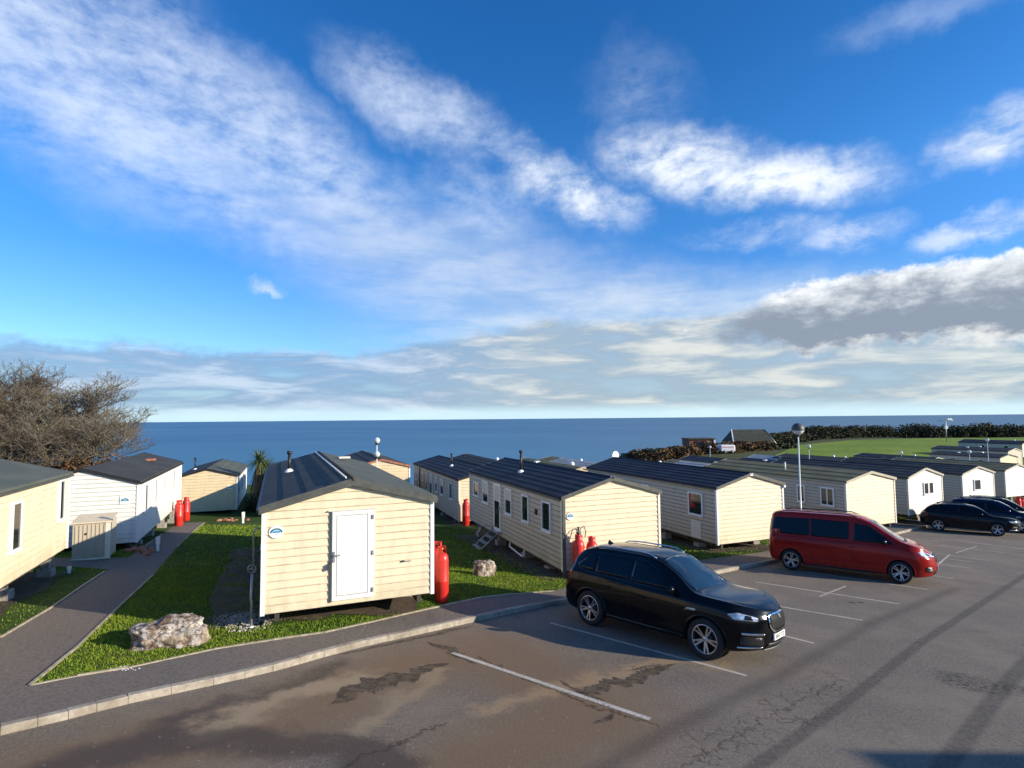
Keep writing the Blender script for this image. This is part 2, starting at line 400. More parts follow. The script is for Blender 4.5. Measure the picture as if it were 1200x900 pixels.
# car park: from the kerb line to well past the right edge and behind the camera
park = [tuple(p) for p in KL]+[(110, 60), (90, -40), (-25, -40), (-25, 2)]
struct('car_park', sheet(park, 0, base=lambda x, y: plane(x, y) if y >= 0 else plane(x, 0)+.02*y if False else land(x, y), cell=4.0), M['asphalt'])
# kerb stones: one structure band of stones with joints
k_ = MB(); L = smooth_line(KERB, .9)
for i in range(len(L)-1):
    a, b = L[i], L[i+1]; t_ = (b-a)/np.linalg.norm(b-a); n_ = np.array([-t_[1], t_[0]]); a2 = a+t_*.004; b2 = b-t_*.003
    j = random.uniform(-.005, .005); wz = random.uniform(-.004, .003); h = LIFT+.018+wz
    q = [a2+n_*(j), b2+n_*j, b2+n_*(j+.15), a2+n_*(j+.15)]; ins = [a2+n_*(j+.02), b2+n_*(j+.02), b2+n_*(j+.14), a2+n_*(j+.14)]
    vs = [(p[0], p[1], land(*p)-.08) for p in q]+[(p[0], p[1], land(*p)+h-.02) for p in q]+[(p[0], p[1], land(*p)+h) for p in ins]
    k_.add(vs, [(0,1,5,4),(1,2,6,5),(2,3,7,6),(3,0,4,7),(4,5,9,8),(5,6,10,9),(6,7,11,10),(7,4,8,11),(8,9,10,11)])
struct('kerb', k_, M['kerb'])
# pavement behind the kerb
inner_px = [(35, 811), (90, 800), (150, 790), (250, 768), (320, 757), (380, 748), (430, 737), (470, 728), (520, 717), (560, 708), (600, 702), (650, 697)]
inner = [at(*p).xy for p in inner_px]
pathR = [at(*p).xy for p in [(35, 811), (90, 765), (150, 705), (180, 675), (207, 640), (240, 606)]]
pathL = [at(*p).xy for p in [(0, 753), (60, 716), (123, 670), (160, 645), (190, 623)]]
kin = offset_line(L, .14)
kseg = [p for p in kin if p[1] < 17.5]
far_in = [Vector((2.6, 18.6)), Vector((6.2, 21.6)), Vector((10.4, 24.3)), Vector((14.2, 27.4)), Vector((23.0, 35.7)), Vector((33, 43.6)), Vector((46, 55.5))]
kall = [tuple(p) for p in kin if p[1] < 54.4]
k0 = [tuple(p) for p in kin]
inner_all = [tuple(p) for p in inner]+[tuple(p) for p in far_in]
front = [p for p in k0 if p[0] > -8.3 and p[1] < 54.4]
poly_pave = [(-7.98, 9.55)]+inner_all[1:]+front[::-1]
pz = lambda x, y: land(x, y)+LIFT
struct('pavement', sheet(poly_pave, .008, base=pz, cell=1.2), M['path'])
left_k = [p for p in k0 if p[0] <= -8.2 or (p[0] <= front[0][0]+.01)]
lk = [p for p in k0 if p[0] <= front[0][0]+.001]
dL = (pathL[0]-pathL[1]); ext = pathL[0]+dL.normalized()*3.2
poly_path = [tuple(p) for p in pathR]+[(-17.6, 32.8), (-19.0, 32.5)]+[tuple(p) for p in pathL[::-1]]+[tuple(ext)]+[(-11.3, 4.6)]+[p for p in lk if p[1] > 4.8]
struct('path', sheet(poly_path, .004, base=pz, cell=1.2), M['path'])
br = [at(*p).xy for p in [(128, 668), (152, 652), (100, 652), (30, 652), (-60, 655), (-60, 668), (40, 662), (90, 664)]]
struct('side_path', sheet([tuple(p) for p in br], .012, base=pz, cell=1.2), M['path'])
def edging(pts, w=.05, h=.03, name='path_edging'):
    e = MB()
    for a, b in zip(pts[:-1], pts[1:]):
        a = Vector(a); b = Vector(b); n = max(1, int((b-a).length/1.2))
        for i in range(n):
            p = a.lerp(b, i/n+.004); q = a.lerp(b, (i+1)/n-.004); d = (q-p).normalized(); s = Vector((-d.y, d.x))*w/2; jz = random.uniform(-.008, .01)
            vs = []
            for zz in (-.05, h+jz):
                for c in (p-s, q-s, q+s, p+s): vs.append((c.x, c.y, pz(c.x, c.y)+zz))
            e.add(vs, [(4,5,6,7),(0,1,5,4),(1,2,6,5),(2,3,7,6),(3,0,4,7)])
    return e
M['edging'] = mat_simple('concrete_edging', (.34, .30, .21), .9, var=.35, scale=7, bump=.3)
struct('path_edging', edging(inner), M['edging']); struct('path_edging', edging(pathR[:4]), M['edging']); struct('path_edging', edging(pathR[4:]), M['edging']); struct('path_edging', edging(pathL[:3]), M['edging']); struct('path_edging', edging(pathL[3:]), M['edging'])
# painted bay lines
def strip(a, b, w, dz=.004):
    a = Vector(a[:2]); b = Vector(b[:2]); d = (b-a).normalized(); s = Vector((-d.y, d.x))*w/2; e = MB(); n = 6
    for i in range(n):
        p = a.lerp(b, i/n); q = a.lerp(b, (i+1)/n); e.quad(*[(c.x, c.y, plane(c.x, c.y)+dz) for c in (p-s, q-s, q+s, p+s)])
    return e
def mat_debris():
    t = NT('wet_silt_debris'); n = t.noise(6, 5, .7); n2 = t.noise(30, 4, .8)
    c = t.mix(t.rng(n, .38, .62), (.055, .041, .028), (.13, .095, .06)); c = t.mix(t.rng(n2, .5, .72, 0, .6), c, (.22, .17, .11)); t.base(c, .85, 0, .25); t.bump(n2, .7, .015); return t.mat
M['debris'] = mat_debris()
def ragged(name, px, ws, dz=.0035, jag=.5, step=.045):
    from mathutils import noise as N
    P = [at(*p).xy for p in px]; pts = []; L = []
    for a, b, wa, wb_ in zip(P[:-1], P[1:], ws[:-1], ws[1:]):
        n = max(2, int((b-a).length/step)); d = (b-a).normalized(); s_ = Vector((-d.y, d.x))
        for i in range(n): f = i/n; L.append((a.lerp(b, f), s_, wa*(1-f)+wb_*f))
    e = MB(); vs = []
    for i, (c, s_, w) in enumerate(L):
        k1 = 1+jag*(N.noise((c.x*5, c.y*5, 1))+.8*N.noise((c.x*17, c.y*17, 2))); k2 = 1+jag*(N.noise((c.x*5, c.y*5, 7))+.8*N.noise((c.x*17, c.y*17, 9)))
        m = s_*w*.5*jag*N.noise((c.x*2.5, c.y*2.5, 4)); end = min(1, min(i, len(L)-1-i)/4)
        for q in (c+m-s_*w*.5*k1*end, c+m+s_*w*.5*k2*end): vs.append((q.x, q.y, plane(q.x, q.y)+dz))
    e.add(vs, [(2*i, 2*i+2, 2*i+3, 2*i+1) for i in range(len(L)-1)]); struct(name, e, M['debris'])
ragged('silt_patch', [(385, 826), (425, 806), (465, 794), (505, 783), (530, 776)], [.10, .55, .50, .28, .05], jag=.8)
ragged('silt_patch', [(672, 815), (700, 806), (735, 797), (768, 786), (795, 777)], [.05, .34, .36, .24, .04], jag=1.0)
ragged('silt_patch', [(735, 786), (755, 782), (780, 778)], [.03, .07, .03], jag=1.4)
ragged('silt_patch', [(655, 797), (680, 811), (712, 822)], [.04, .16, .04], jag=1.0)
ragged('silt_patch', [(500, 752), (530, 763), (560, 780)], [.06, .22, .04], jag=1.2)
ragged('silt_patch', [(690, 848), (715, 842), (722, 832)], [.03, .12, .03], jag=1.4)
ragged('silt_patch', [(395, 768), (432, 760), (480, 750), (520, 741), (560, 732)], [.02, .10, .12, .15, .03], jag=1.2)
lines_px = [((530, 765), (762, 843), .11), ((645, 730), (875, 792), .09), ((760, 705), (954, 754), .085), ((800, 692), (1011, 727), .09), ((885, 682), (1055, 708), .09),
            ((905, 664), (1087, 691), .09), ((1000, 661), (1117, 678), .08), ((1040, 653), (1137, 666), .08), ((1097, 649), (1160, 657), .08), ((1099, 638.7), (1178, 648), .08), ((1090, 630), (1215, 645), .08),
            ((961, 699), (991, 687), .07), ((1100, 661), (1113, 650), .08), ((1112, 655), (1141, 659), .07), ((1120, 648), (1145, 640), .06), ((1130, 620), (1230, 631), .09)]
for a, b, w in lines_px: struct('bay_line', strip(at(*a), at(*b), w), M['line'])
# ------------------------------------------------------------------ static caravans
M['joint_shade_side'] = mat_simple('side_joint_shade_grime', (.20, .165, .12), .7, var=.3, scale=3); M['joint_shade_white'] = mat_simple('white_joint_shade_grime', (.60, .59, .55), .7, var=.15, scale=3); M['joint_shade'] = mat_simple('cladding_joint_shade_grime', (.62, .52, .36), .7, var=.3, scale=3)  # joint colours hold grime and the painted shade under each board lip
def window(parent, side, W, u, z, w, h, blind=0., mull=False, label=None):
    """side L/R (long sides, u along) or F (front gable, u across); u,z = centre"""
    def box(mb, u0, u1, z0, z1, d0, d1):
        d1 += .028
        if side == 'F': mb.box(u0, u1, -d1, -d0, z0, z1)
        elif side == 'B': mb.box(u0, u1, W[1]+d0, W[1]+d1, z0, z1)
        elif side == 'L': mb.box(-W[0]/2-d1, -W[0]/2-d0, u0, u1, z0, z1)
        else: mb.box(W[0]/2+d0, W[0]/2+d1, u0, u1, z0, z1)
    fr = MB(); t = .065; a, b, c, d = u-w/2, u+w/2, z-h/2, z+h/2
    box(fr, a, a+t, c, d, 0, .05); box(fr, b-t, b, c, d, 0, .05); box(fr, a+t, b-t, c, c+t, 0, .05); box(fr, a+t, b-t, d-t, d, 0, .05)
    box(fr, a-.02, b+.02, c-.03, c-.002, 0, .075)
    if mull: box(fr, u-.03, u+.03, c+t, d-t, 0, .048)
    f = part('window', fr, M['upvc'], parent)
    p = MB(); zt = d-t-(d-c)*blind
    box(p, a+t, b-t, c+t, zt, .004, .022); part('pane', p, M['glass'], f)
    if blind:
        p = MB(); box(p, a+t, b-t, zt, d-t, .004, .026); part('blind', p, M['blind'], f)
    return f
def caravan(name, label, x, y, z, yaw, W, H, Rr, L, wall='cream', side_wall=None, roof='roof_blue', fascia='fascia', detail=2,
            wins=(), doors=(), rows=6, over=.07, trim='upvc', fdepth=.13, gutter=True, flue=None, group='static caravans', roof2=None, cap=True, legs=True):
    root = empty('static_caravan', (x, y, z), -yaw); tag(root, label, 'caravan', group)
    hw = W/2
    # cladding boards, each board tilted like lap siding
    mats = [M[wall], M[side_wall or wall], M['joint_shade' if 'white' not in wall else 'joint_shade_white'], M['joint_shade_side'] if (side_wall or wall) == 'beige_side' else M['joint_shade' if 'white' not in (side_wall or wall) else 'joint_shade_white']]; mb = MB(); jh = .018 if detail == 2 else .024; pitch_ = {2: .168, 1: .20, 0: .33}[detail]
    top = lambda z_: hw if z_ <= H else hw*(1-(z_-H)/Rr)
    n = max(1, int((H+Rr)/pitch_)); pr = .024
    for k in range(n+1):
        z0 = k*pitch_; z1 = min(z0+pitch_, H+Rr)
        if z0 >= H+Rr-.01: break
        cuts = [z0, z1] if not (z0 < H < z1) else [z0, H, z1]
        for c0, c1 in zip(cuts[:-1], cuts[1:]):
            t0 = (c0-z0)/pitch_; t1 = (c1-z0)/pitch_; o0 = pr*(1-t0)+.002; o1 = pr*(1-t1)+.002; a, b = top(c0), max(.001, top(c1))
            mb.add([(-a, -o0, c0), (a, -o0, c0), (b, -o1, c1), (-b, -o1, c1)], [(0, 1, 2, 3)], 0)
            mb.add([(a, L+o0, c0), (-a, L+o0, c0), (-b, L+o1, c1), (b, L+o1, c1)], [(0, 1, 2, 3)], 0)
        a = top(z0); mb.add([(-a, -.001, z0), (a, -.001, z0), (a, -pr-.002, z0), (-a, -pr-.002, z0)], [(0, 1, 2, 3)], 0)
        if detail:  # flat strips: board-edge shade and grime drawn as darker colour
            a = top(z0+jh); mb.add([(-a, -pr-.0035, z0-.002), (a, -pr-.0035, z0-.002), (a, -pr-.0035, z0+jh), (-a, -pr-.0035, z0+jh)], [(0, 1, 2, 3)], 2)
            if z0 < H-.05:
                for s in (-1, 1):
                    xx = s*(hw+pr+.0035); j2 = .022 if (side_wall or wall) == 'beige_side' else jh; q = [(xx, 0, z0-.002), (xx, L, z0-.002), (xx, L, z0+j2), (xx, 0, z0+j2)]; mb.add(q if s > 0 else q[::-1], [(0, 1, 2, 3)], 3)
        if z0 < H:
            e1 = min(z1, H); t1 = (e1-z0)/pitch_; o0 = pr+.002; o1 = pr*(1-t1)+.002
            for s in (-1, 1):
                q = [(s*(hw+o0), 0, z0), (s*(hw+o0), L, z0), (s*(hw+o1), L, e1), (s*(hw+o1), 0, e1)]
                mb.add(q if s > 0 else q[::-1], [(0, 1, 2, 3)], 1)
                q = [(s*hw, 0, z0), (s*hw, L, z0), (s*(hw+o0), L, z0), (s*(hw+o0), 0, z0)]; mb.add(q if s > 0 else q[::-1], [(0, 1, 2, 3)], 1)
    mb.box(-hw+.01, hw-.01, .01, L-.01, -.02, H, 1)
    part('wall', mb, mats, root)
    # corner trims
    for sx in (-1, 1):
        for yy in (0, L):
            if yy == L and detail < 1: continue
            c = MB(); s0 = sx*(hw-.05); s1 = sx*(hw+.040); y0, y1 = (-.040, .06) if yy == 0 else (L-.06, L+.040)
            c.box(min(s0, s1), max(s0, s1), y0, y1, -.03, H-.01); part('corner_trim', c, M[trim], root)
    # roof: sheets with stepped rows parallel to the ridge
    th = .05; ov = over; sl = Rr/hw; ez = H-ov*sl
    for s in (-1, 1):
        r = MB(); nr = rows if detail > 0 else 1; y0, y1 = -ov-.02, L+ov+.02
        prof = []
        for k in range(nr):
            a = (hw+ov)*(1-k/nr); b = (hw+ov)*(1-(k+1)/nr); za = H+Rr-a*sl; zb_ = H+Rr-b*sl
            prof += [(a, za+th+.030), (b+.012, zb_+th+.004)]
        prof[-1] = (0, H+Rr+th)
        prof = [(hw+ov, ez+.005), ]+prof
        for (a, za), (b, zb_) in zip(prof[:-1], prof[1:]):
            q = [(s*a, y0, za), (s*a, y1, za), (s*b, y1, zb_), (s*b, y0, zb_)]; r.add(q if s > 0 else q[::-1], [(0, 1, 2, 3)])
        q = [(s*(hw+ov), y0, ez+.005), (0, y0, H+Rr+.005), (0, y1, H+Rr+.005), (s*(hw+ov), y1, ez+.005)]; r.add(q if s > 0 else q[::-1], [(0, 1, 2, 3)])
        ro = part('roof', r, M[(roof2 or roof) if s > 0 else roof], root)
    # bargeboards
    for yy in ((-ov-.045, -ov-.018), (L+ov+.018, L+ov+.045)):
        b = MB()
        for s in (-1, 1):
            lo, hi = yy
            p = [(0, H+Rr+th+.02), (s*(hw+ov+.01), ez+th+.03), (s*(hw+ov+.01), ez+th+.03-fdepth), (0, H+Rr+th+.02-fdepth)]
            vs = [(a, lo, c) for a, c in p]+[(a, hi, c) for a, c in p]
            b.add(vs, [(0,1,2,3),(7,6,5,4),(0,4,5,1),(1,5,6,2),(2,6,7,3)] if s < 0 else [(3,2,1,0),(4,5,6,7),(1,5,4,0),(2,6,5,1),(3,7,6,2)])
        part('bargeboard', b, M[fascia], root)
    if gutter:
        for s in (-1, 1):
            b = MB(); a0, a1 = sorted((s*(hw+.04), s*(hw+ov+.06))); b.box(a0, a1, -.02, L+.02, ez-.055, ez+.002); part('gutter', b, M[fascia if detail > 1 else 'fascia'], root)
    if cap:
        b = MB(); b.tube([(0, -ov-.05, H+Rr+th), (0, L+ov+.05, H+Rr+th)], .045, 8); part('ridge_cap', b, M[roof], root)
    if legs:
        b = MB(); b.box(-hw+.25, -hw+.35, .1, L-.1, -.22, -.02); b.box(hw-.35, hw-.25, .1, L-.1, -.22, -.02)
        for yy in np.arange(.4, L, 1.6): b.box(-hw+.05, hw-.05, yy, yy+.06, -.14, -.02)
        part('chassis', b, M['darksteel'], root)
        if detail > 0:
            for yy in (1.5, L*.36, L*.66, L-.7):
                for s in (-1, 1):
                    lx = s*(hw-.3); gx = x+math.cos(yaw)*lx+math.sin(yaw)*yy; gy = y-math.sin(yaw)*lx+math.cos(yaw)*yy
                    gz = land(gx, gy)+LIFT-z; b = MB(); top_ = -.22
                    if gz < top_-.02: b.bbox(lx-.2, lx+.2, yy-.2, yy+.2, gz-.05, min(top_, gz+.24), .015); b.box(lx-.1, lx+.1, yy-.1, yy+.1, min(top_, gz+.24), top_); part('support', b, M['block'], root)
    for w in wins: window(root, w[0], (W, L), *w[1:])
    for dspec in doors: caravan_door(root, dspec, W)
    if flue:
        for fx, fy, fh in flue:
            zz = H+Rr-abs(fx)*sl+th; b = MB(); b.tube([(fx, fy, zz), (fx, fy, zz+fh)], .05, 10); b.lathe([(.0, fh+.10), (.085, fh+.08), (.085, fh), (.04, fh-.02)], 12, (fx, fy, zz)); f = part('flue', b, M['black'], root)
            b = MB(); b.lathe([(.14, 0), (.13, .05), (.06, .12)], 14, (fx, fy, zz)); part('flashing', b, M['lampwhite'], f)
    return root
def caravan_door(root, d, W):
    side, u, z0, w, h, style = d
    hw = W/2
    def bx(mb, u0, u1, za, zb_, d0, d1):
        d1 += .012; d0 += .012*(d0 > 0)
        if side == 'F': mb.box(u0, u1, -d1, -d0, za, zb_)
        elif side == 'L': mb.box(-hw-d1, -hw-d0, u0, u1, za, zb_)
        else: mb.box(hw+d0, hw+d1, u0, u1, za, zb_)
    b = MB(); bx(b, u-w/2, u+w/2, z0, z0+h, .0, .045); do = part('door', b, M['upvc'], root)
    if style == 'plain':
        b = MB(); t = .014
        for q in ((u-w/2+.09, u-w/2+.09+t, z0+.1, z0+h-.1), (u+w/2-.14-t, u+w/2-.14, z0+.1, z0+h-.1), (u-w/2+.09, u+w/2-.14, z0+h-.1-t, z0+h-.1), (u-w/2+.09, u+w/2-.14, z0+.1, z0+.1+t)): bx(b, *q, .045, .049)
        part('door_seal', b, M['trim_dark'], do)
        b = MB(); bx(b, u-w/2-.035, u-w/2-.005, z0-.02, z0+h+.02, 0, .05); part('door_edge', b, M['fascia'], do)
        b = MB(); bx(b, u-w/2+.015, u-w/2+.06, z0+.86, z0+1.1, .045, .06); bx(b, u-w/2+.03, u-w/2+.17, z0+1.0, z0+1.03, .06, .10); part('handle', b, M['steel'], do)
        for hz in (.16, 1.0, h-.18):
            b = MB(); bx(b, u+w/2-.05, u+w/2-.01, z0+hz-.05, z0+hz+.05, .045, .07); part('hinge', b, M['steel'], do)
        b = MB(); bx(b, u-w/2-.08, u-w/2-.02, z0+.72, z0+.84, .0, .11); part('padlock', b, M['fascia'], do)
        b = MB(); bx(b, u-w/2-.09, u+w/2+.07, z0+h+.004, z0+h+.022, 0, .07); part('drip_rail', b, M['trim'], do)
    else:
        b = MB(); bx(b, u-w/2+.15, u+w/2-.15, z0+.2, z0+h-.75, .045, .052); part('pane', b, M['glass'], do)
        b = MB(); bx(b, u-w/2+.15, u+w/2-.15, z0+h-.72, z0+h-.12, .045, .052); part('pane', b, M['blind'], do)
        b = MB(); bx(b, u-w/2+.04, u-w/2+.09, z0+.95, z0+1.15, .045, .085); part('handle', b, M['steel'], do)
M['trim_dark'] = mat_simple('grey_seal', (.30, .29, .26), .6)
def badge(root, u, z, r, kind=0, side='F'):
    def P(a, b, d): return (u+a, -.036-d, z+b)
    b = MB(); n = 28
    if kind == 0:
        vs = [P(r*math.cos(i*2*math.pi/n), r*.93*math.sin(i*2*math.pi/n), .006) for i in range(n)]; vs2 = [(v[0], -.004, v[2]) for v in vs]
        b.add(vs+vs2, [tuple(range(n))]+[(i, (i+1) % n+0, (i+1) % n+n, i+n)[::-1] for i in range(n)])
    else:
        b.box(u-r, u+r, -.042, -.004, z-r*.9, z+r*.9)
    o = part('badge', b, M['white'], root)
    k = .85 if kind == 0 else .8; dz = 0 if kind == 0 else -.1*r
    b = MB(); m = 16; vs = []
    for i in range(m+1):
        a = math.pi*i/m; vs += [P(r*k*math.cos(a), dz+r*.78*k*math.sin(a)-.12*r, .010), P(r*(k-.2)*math.cos(a), dz+r*.78*(k-.24)*math.sin(a)-.12*r, .010)]
    b.add(vs, [(2*i, 2*i+2, 2*i+3, 2*i+1)[::-1] for i in range(m)]); part('emblem', b, M['teal_mark'], o)
    b = MB(); vs = [P(0, dz-.12*r, .012)]+[P(r*(k-.2)*math.cos(math.pi*i/m), dz+r*.78*(k-.24)*math.sin(math.pi*i/m)-.12*r, .012) for i in range(m+1)]
    b.add(vs, [(0, i+1, i+2) for i in range(m)]); part('emblem', b, M['sky_mark'], o)
    b = MB()
    for j in range(5):
        a = -.5*r+j*.22*r; b.add([P(a, -.10*r+dz, .016), P(a+.15*r, -.10*r+dz, .016), P(a+.15*r, .14*r+dz, .016), P(a, .14*r+dz, .016)], [(0, 1, 2, 3)])
    part('emblem', b, M['blue_mark'], o); b = MB()
    b.add([P(-.25*r, -.42*r+dz, .012), P(.25*r, -.42*r+dz, .012), P(.25*r, -.36*r+dz, .012), P(-.25*r, -.36*r+dz, .012)], [(0, 1, 2, 3)])
    part('emblem', b, M['blue_mark'], o)
FRONT = 'row of caravans facing the car park'; BACK = 'caravans in the rows behind'
# G1: nearest, cream gable with white door
g1 = caravan('g', 'nearest cream caravan with a white door in its gable, in front of the boulder lawn', -3.71, 13.16, -4.19, -.395, 3.76, 2.26, .51, 11.5, 'cream_shed', 'cream_shed', 'roof_dark', 'fascia', 2,
             doors=[('F', .02, .10, .93, 2.0, 'plain')], rows=4, over=.09, fdepth=.17, flue=[(-1.25, 6.3, .6)], group=FRONT, roof2='roof_green',
             wins=[('R', 2.2, 1.45, .6, .9), ('R', 5.2, 1.45, 1.1, 1.0), ('R', 8.6, 1.45, 1.1, 1.0), ('L', 2.2, 1.45, .6, .9), ('L', 6.2, 1.45, 1.1, 1.0)])
badge(g1, -1.62, 1.74, .15)
b = MB(); b.box(1.14, 1.20, -.05, -.0, .80, .835); part('socket', b, M['black'], g1); b = MB(); b.box(1.24, 1.36, -.035, -.0, .80, .815); part('vent_slot', b, M['trim_dark'], g1)
b = MB(); b.tube([(-.16, -.05, 2.85), (-.16, 11.55, 2.85)], .022, 6); part('ridge_strip', b, M['upvc'], g1)
b = MB(); b.box(.5, .9, 8.2, 8.6, 2.74, 2.80); part('roof_vent', b, M['trim'], g1)
b = MB()
b.box(-1.98, -1.93, .05, 11.4, 2.19, 2.25); part('gutter_edge', b, M['upvc'], g1)
# C2
bl = .45
c2 = caravan('c', 'cream caravan with side door steps and two red bottles at its gable, behind the SUV', 3.33, 19.15, -4.94, -.375, 3.73, 2.32, .54, 10.05, 'cream_shed', 'beige_side', 'roof_blue', 'fascia', 2,
             wins=[('L', 1.15, 1.56, .72, 1.02), ('L', 3.0, 1.56, .66, 1.0), ('L', 4.75, 1.58, .72, 1.04, .4), ('L', 7.6, 1.62, .80, .98, .5), ('L', 8.95, 1.6, .75, .65), ('R', 2, 1.5, .9, 1.0), ('R', 6, 1.5, .9, 1.0)],
             doors=[('L', 6.1, .12, .86, 2.05, 'glazed')], rows=6, flue=[(-1.0, 5.6, .85)], group=FRONT, trim='trim')
badge(c2, -1.60, 1.72, .13)
b = MB(); b.box(-1.93, -1.87, 1.97, 2.13, 1.48, 1.66); part('meter_box', b, M['black'], c2)
b = MB(); b.box(-.06, .06, -.09, -.02, 2.8, 2.95); part('finial', b, M['steel'], c2)
b = MB(); b.box(-1.90, -1.80, -.09, -.035, -.3, 2.3); part('downpipe', b, M['fascia'], c2)
c3 = caravan('c', 'cream gabled caravan with grey side between the black SUV and the red van', 10.35, 24.81, -5.42, -.378, 3.71, 2.35, .51, 10.98, 'cream_shed', 'beige_side', 'roof_blue', 'fascia', 2,
             wins=[('L', 1.3, 1.53, .95, 1.0), ('L', 5.0, 1.53, .6, .9), ('L', 7.9, 1.53, .9, .9)], rows=6, group=FRONT, trim='upvc')
b = MB(); b.box(-1.90, -1.86, 1.0, 1.65, .03, .78); part('service_hatch', b, M['trim'], c3)
b = MB(); b.box(-.07, .07, -.12, -.04, 2.80, 2.92); part('security_light', b, M['lampwhite'], c3)
for s in (-1, 1):
    b = MB(); b.box(s*1.9-.05, s*1.9+.05, -.12, -.02, 2.2, 2.3); part('gutter_end', b, M['lampwhite'], c3)
c4 = caravan('c', 'olive roofed cream caravan behind the red van', 18.59, 29.56, -5.73, -.41, 3.76, 2.31, .42, 9.94, 'cream_shed', 'beige_side', 'roof_olive', 'fascia_light', 2,
             wins=[('L', 1.02, 1.47, .78, .95, 0, True), ('L', 2.6, 1.45, .5, .92), ('L', 5.5, 1.45, .8, .9)], rows=3, group=FRONT, trim='trim', cap=False, flue=None)
b = MB(); b.tube([(-1.1, 4.3, 2.5), (-1.1, 4.3, 3.0)], .05, 8); part('vent_pipe', b, M['trim'], c4)
c5 = caravan('c', 'white gabled caravan with a two pane window, behind the black fastback car', 26.55, 36.61, -6.34, -.45, 3.74, 2.32, .51, 10.5, 'white_side', 'beige_side', 'roof_dark', 'fascia_light', 1,
             wins=[('F', -.02, 1.56, .52, .78), ('F', .53, 1.56, .52, .78), ('L', 2.5, 1.5, .8, .9)], rows=4, group=FRONT, trim='trim')
c6 = caravan('c', 'white gabled caravan with one small window, behind the dark blue SUV', 35.44, 43.29, -6.86, -.37, 3.75, 2.3, .5, 10.5, 'white_side', 'beige_side', 'roof_dark', 'fascia_light', 1,
             wins=[('F', -.2, 1.46, .8, .82), ('L', 2.5, 1.5, .8, .9)], rows=4, group=FRONT, trim='trim')
c7 = caravan('c', 'pale caravan at the right end of the row with red bottles beside its gable', 45.0, 50.6, -7.35, -.37, 3.75, 2.3, .48, 10.5, 'white_side', 'beige_side', 'roof_olive', 'fascia_light', 1,
             wins=[('L', 2.5, 1.5, .8, .9)], rows=3, group=FRONT, trim='trim')
a_ = -.40
a1 = caravan('a', 'cream caravan cut by the left edge of the photo, its long side towards the path', -11.63, 7.29, -3.97, a_, 3.73, 2.30, .50, 11.0, 'cream_shed', 'cream_shed', 'roof_green', 'fascia', 2,
             wins=[('R', 10.25, 1.58, .5, 1.25), ('R', 6.95, 1.35, .62, 1.25), ('R', 3.2, 1.5, 1.2, 1.0)], rows=1, group=FRONT, fdepth=.15, cap=False)
a2 = caravan('a', 'off white caravan beside the metal store, with tall narrow side windows', -16.57, 21.83, -4.75, -.40, 3.71, 2.33, .58, 11.17, 'offwhite', 'white_side', 'roof_dark', 'black', 2,
             wins=[('R', 1.3, 1.57, .62, 1.15), ('R', 3.35, 1.60, .5, 1.10), ('R', 5.5, 1.76, .5, .74), ('R', 8.3, 1.60, .6, 1.10)], rows=1, group=FRONT, cap=False)
badge(a2, 1.42, 1.66, .17, 1)
b = MB(); b.box(.7, 1.1, 7.6, 8.1, 2.70, 2.80); part('roof_vent', b, M['brick'], a2)
a3 = caravan('a', 'cream caravan at the far end of the path, next to the palm', -21.03, 39.05, -6.2, -.38, 3.73, 2.34, .52, 9.75, 'cream', 'offwhite', 'roof_dark', 'black', 1,
             wins=[('R', 1.6, 1.5, .6, 1.0), ('R', 4.5, 1.5, .9, 1.0), ('R', 7.6, 1.5, .9, 1.0)], rows=3, group=FRONT, roof2='roof_green', flue=[(-1.2, 3.5, .8)])
badge(a3, 1.42, 1.55, .15, 1)
b0 = caravan('b', 'cream caravan seen over the front roof beside the twin globe lamp', -8.6, 37.0, -5.45, -.38, 3.75, 2.3, .5, 10, 'cream', 'beige_side', 'roof_dark', 'brick', 1, rows=3, group=BACK, wins=[('R', 2, 1.5, .8, .9)])
b1 = caravan('b', 'grey sided caravan with a line of windows and one red bottle at its gable', -1.26, 32.4, -5.73, -.37, 3.75, 2.3, .5, 12.4, 'cream_shed', 'beige_side', 'roof_blue', 'black', 2,
             wins=[('L', 1.6, 1.5, .7, .95), ('L', 3.7, 1.5, .8, 1.0, .4), ('L', 5.2, 1.5, .6, 1.0, .4), ('L', 6.7, 1.3, .8, 1.5, .4), ('L', 8.0, 1.4, .5, 1.2, .5), ('L', 9.4, 1.6, .5, .6), ('L', 11.4, 1.5, .5, .5)], rows=5, group=BACK, flue=[(-.9, 5.2, .75)], trim='trim')
b = MB(); b.box(-1.95, -1.86, 10.3, 10.4, -.2, 2.25); part('downpipe', b, M['black'], b1)
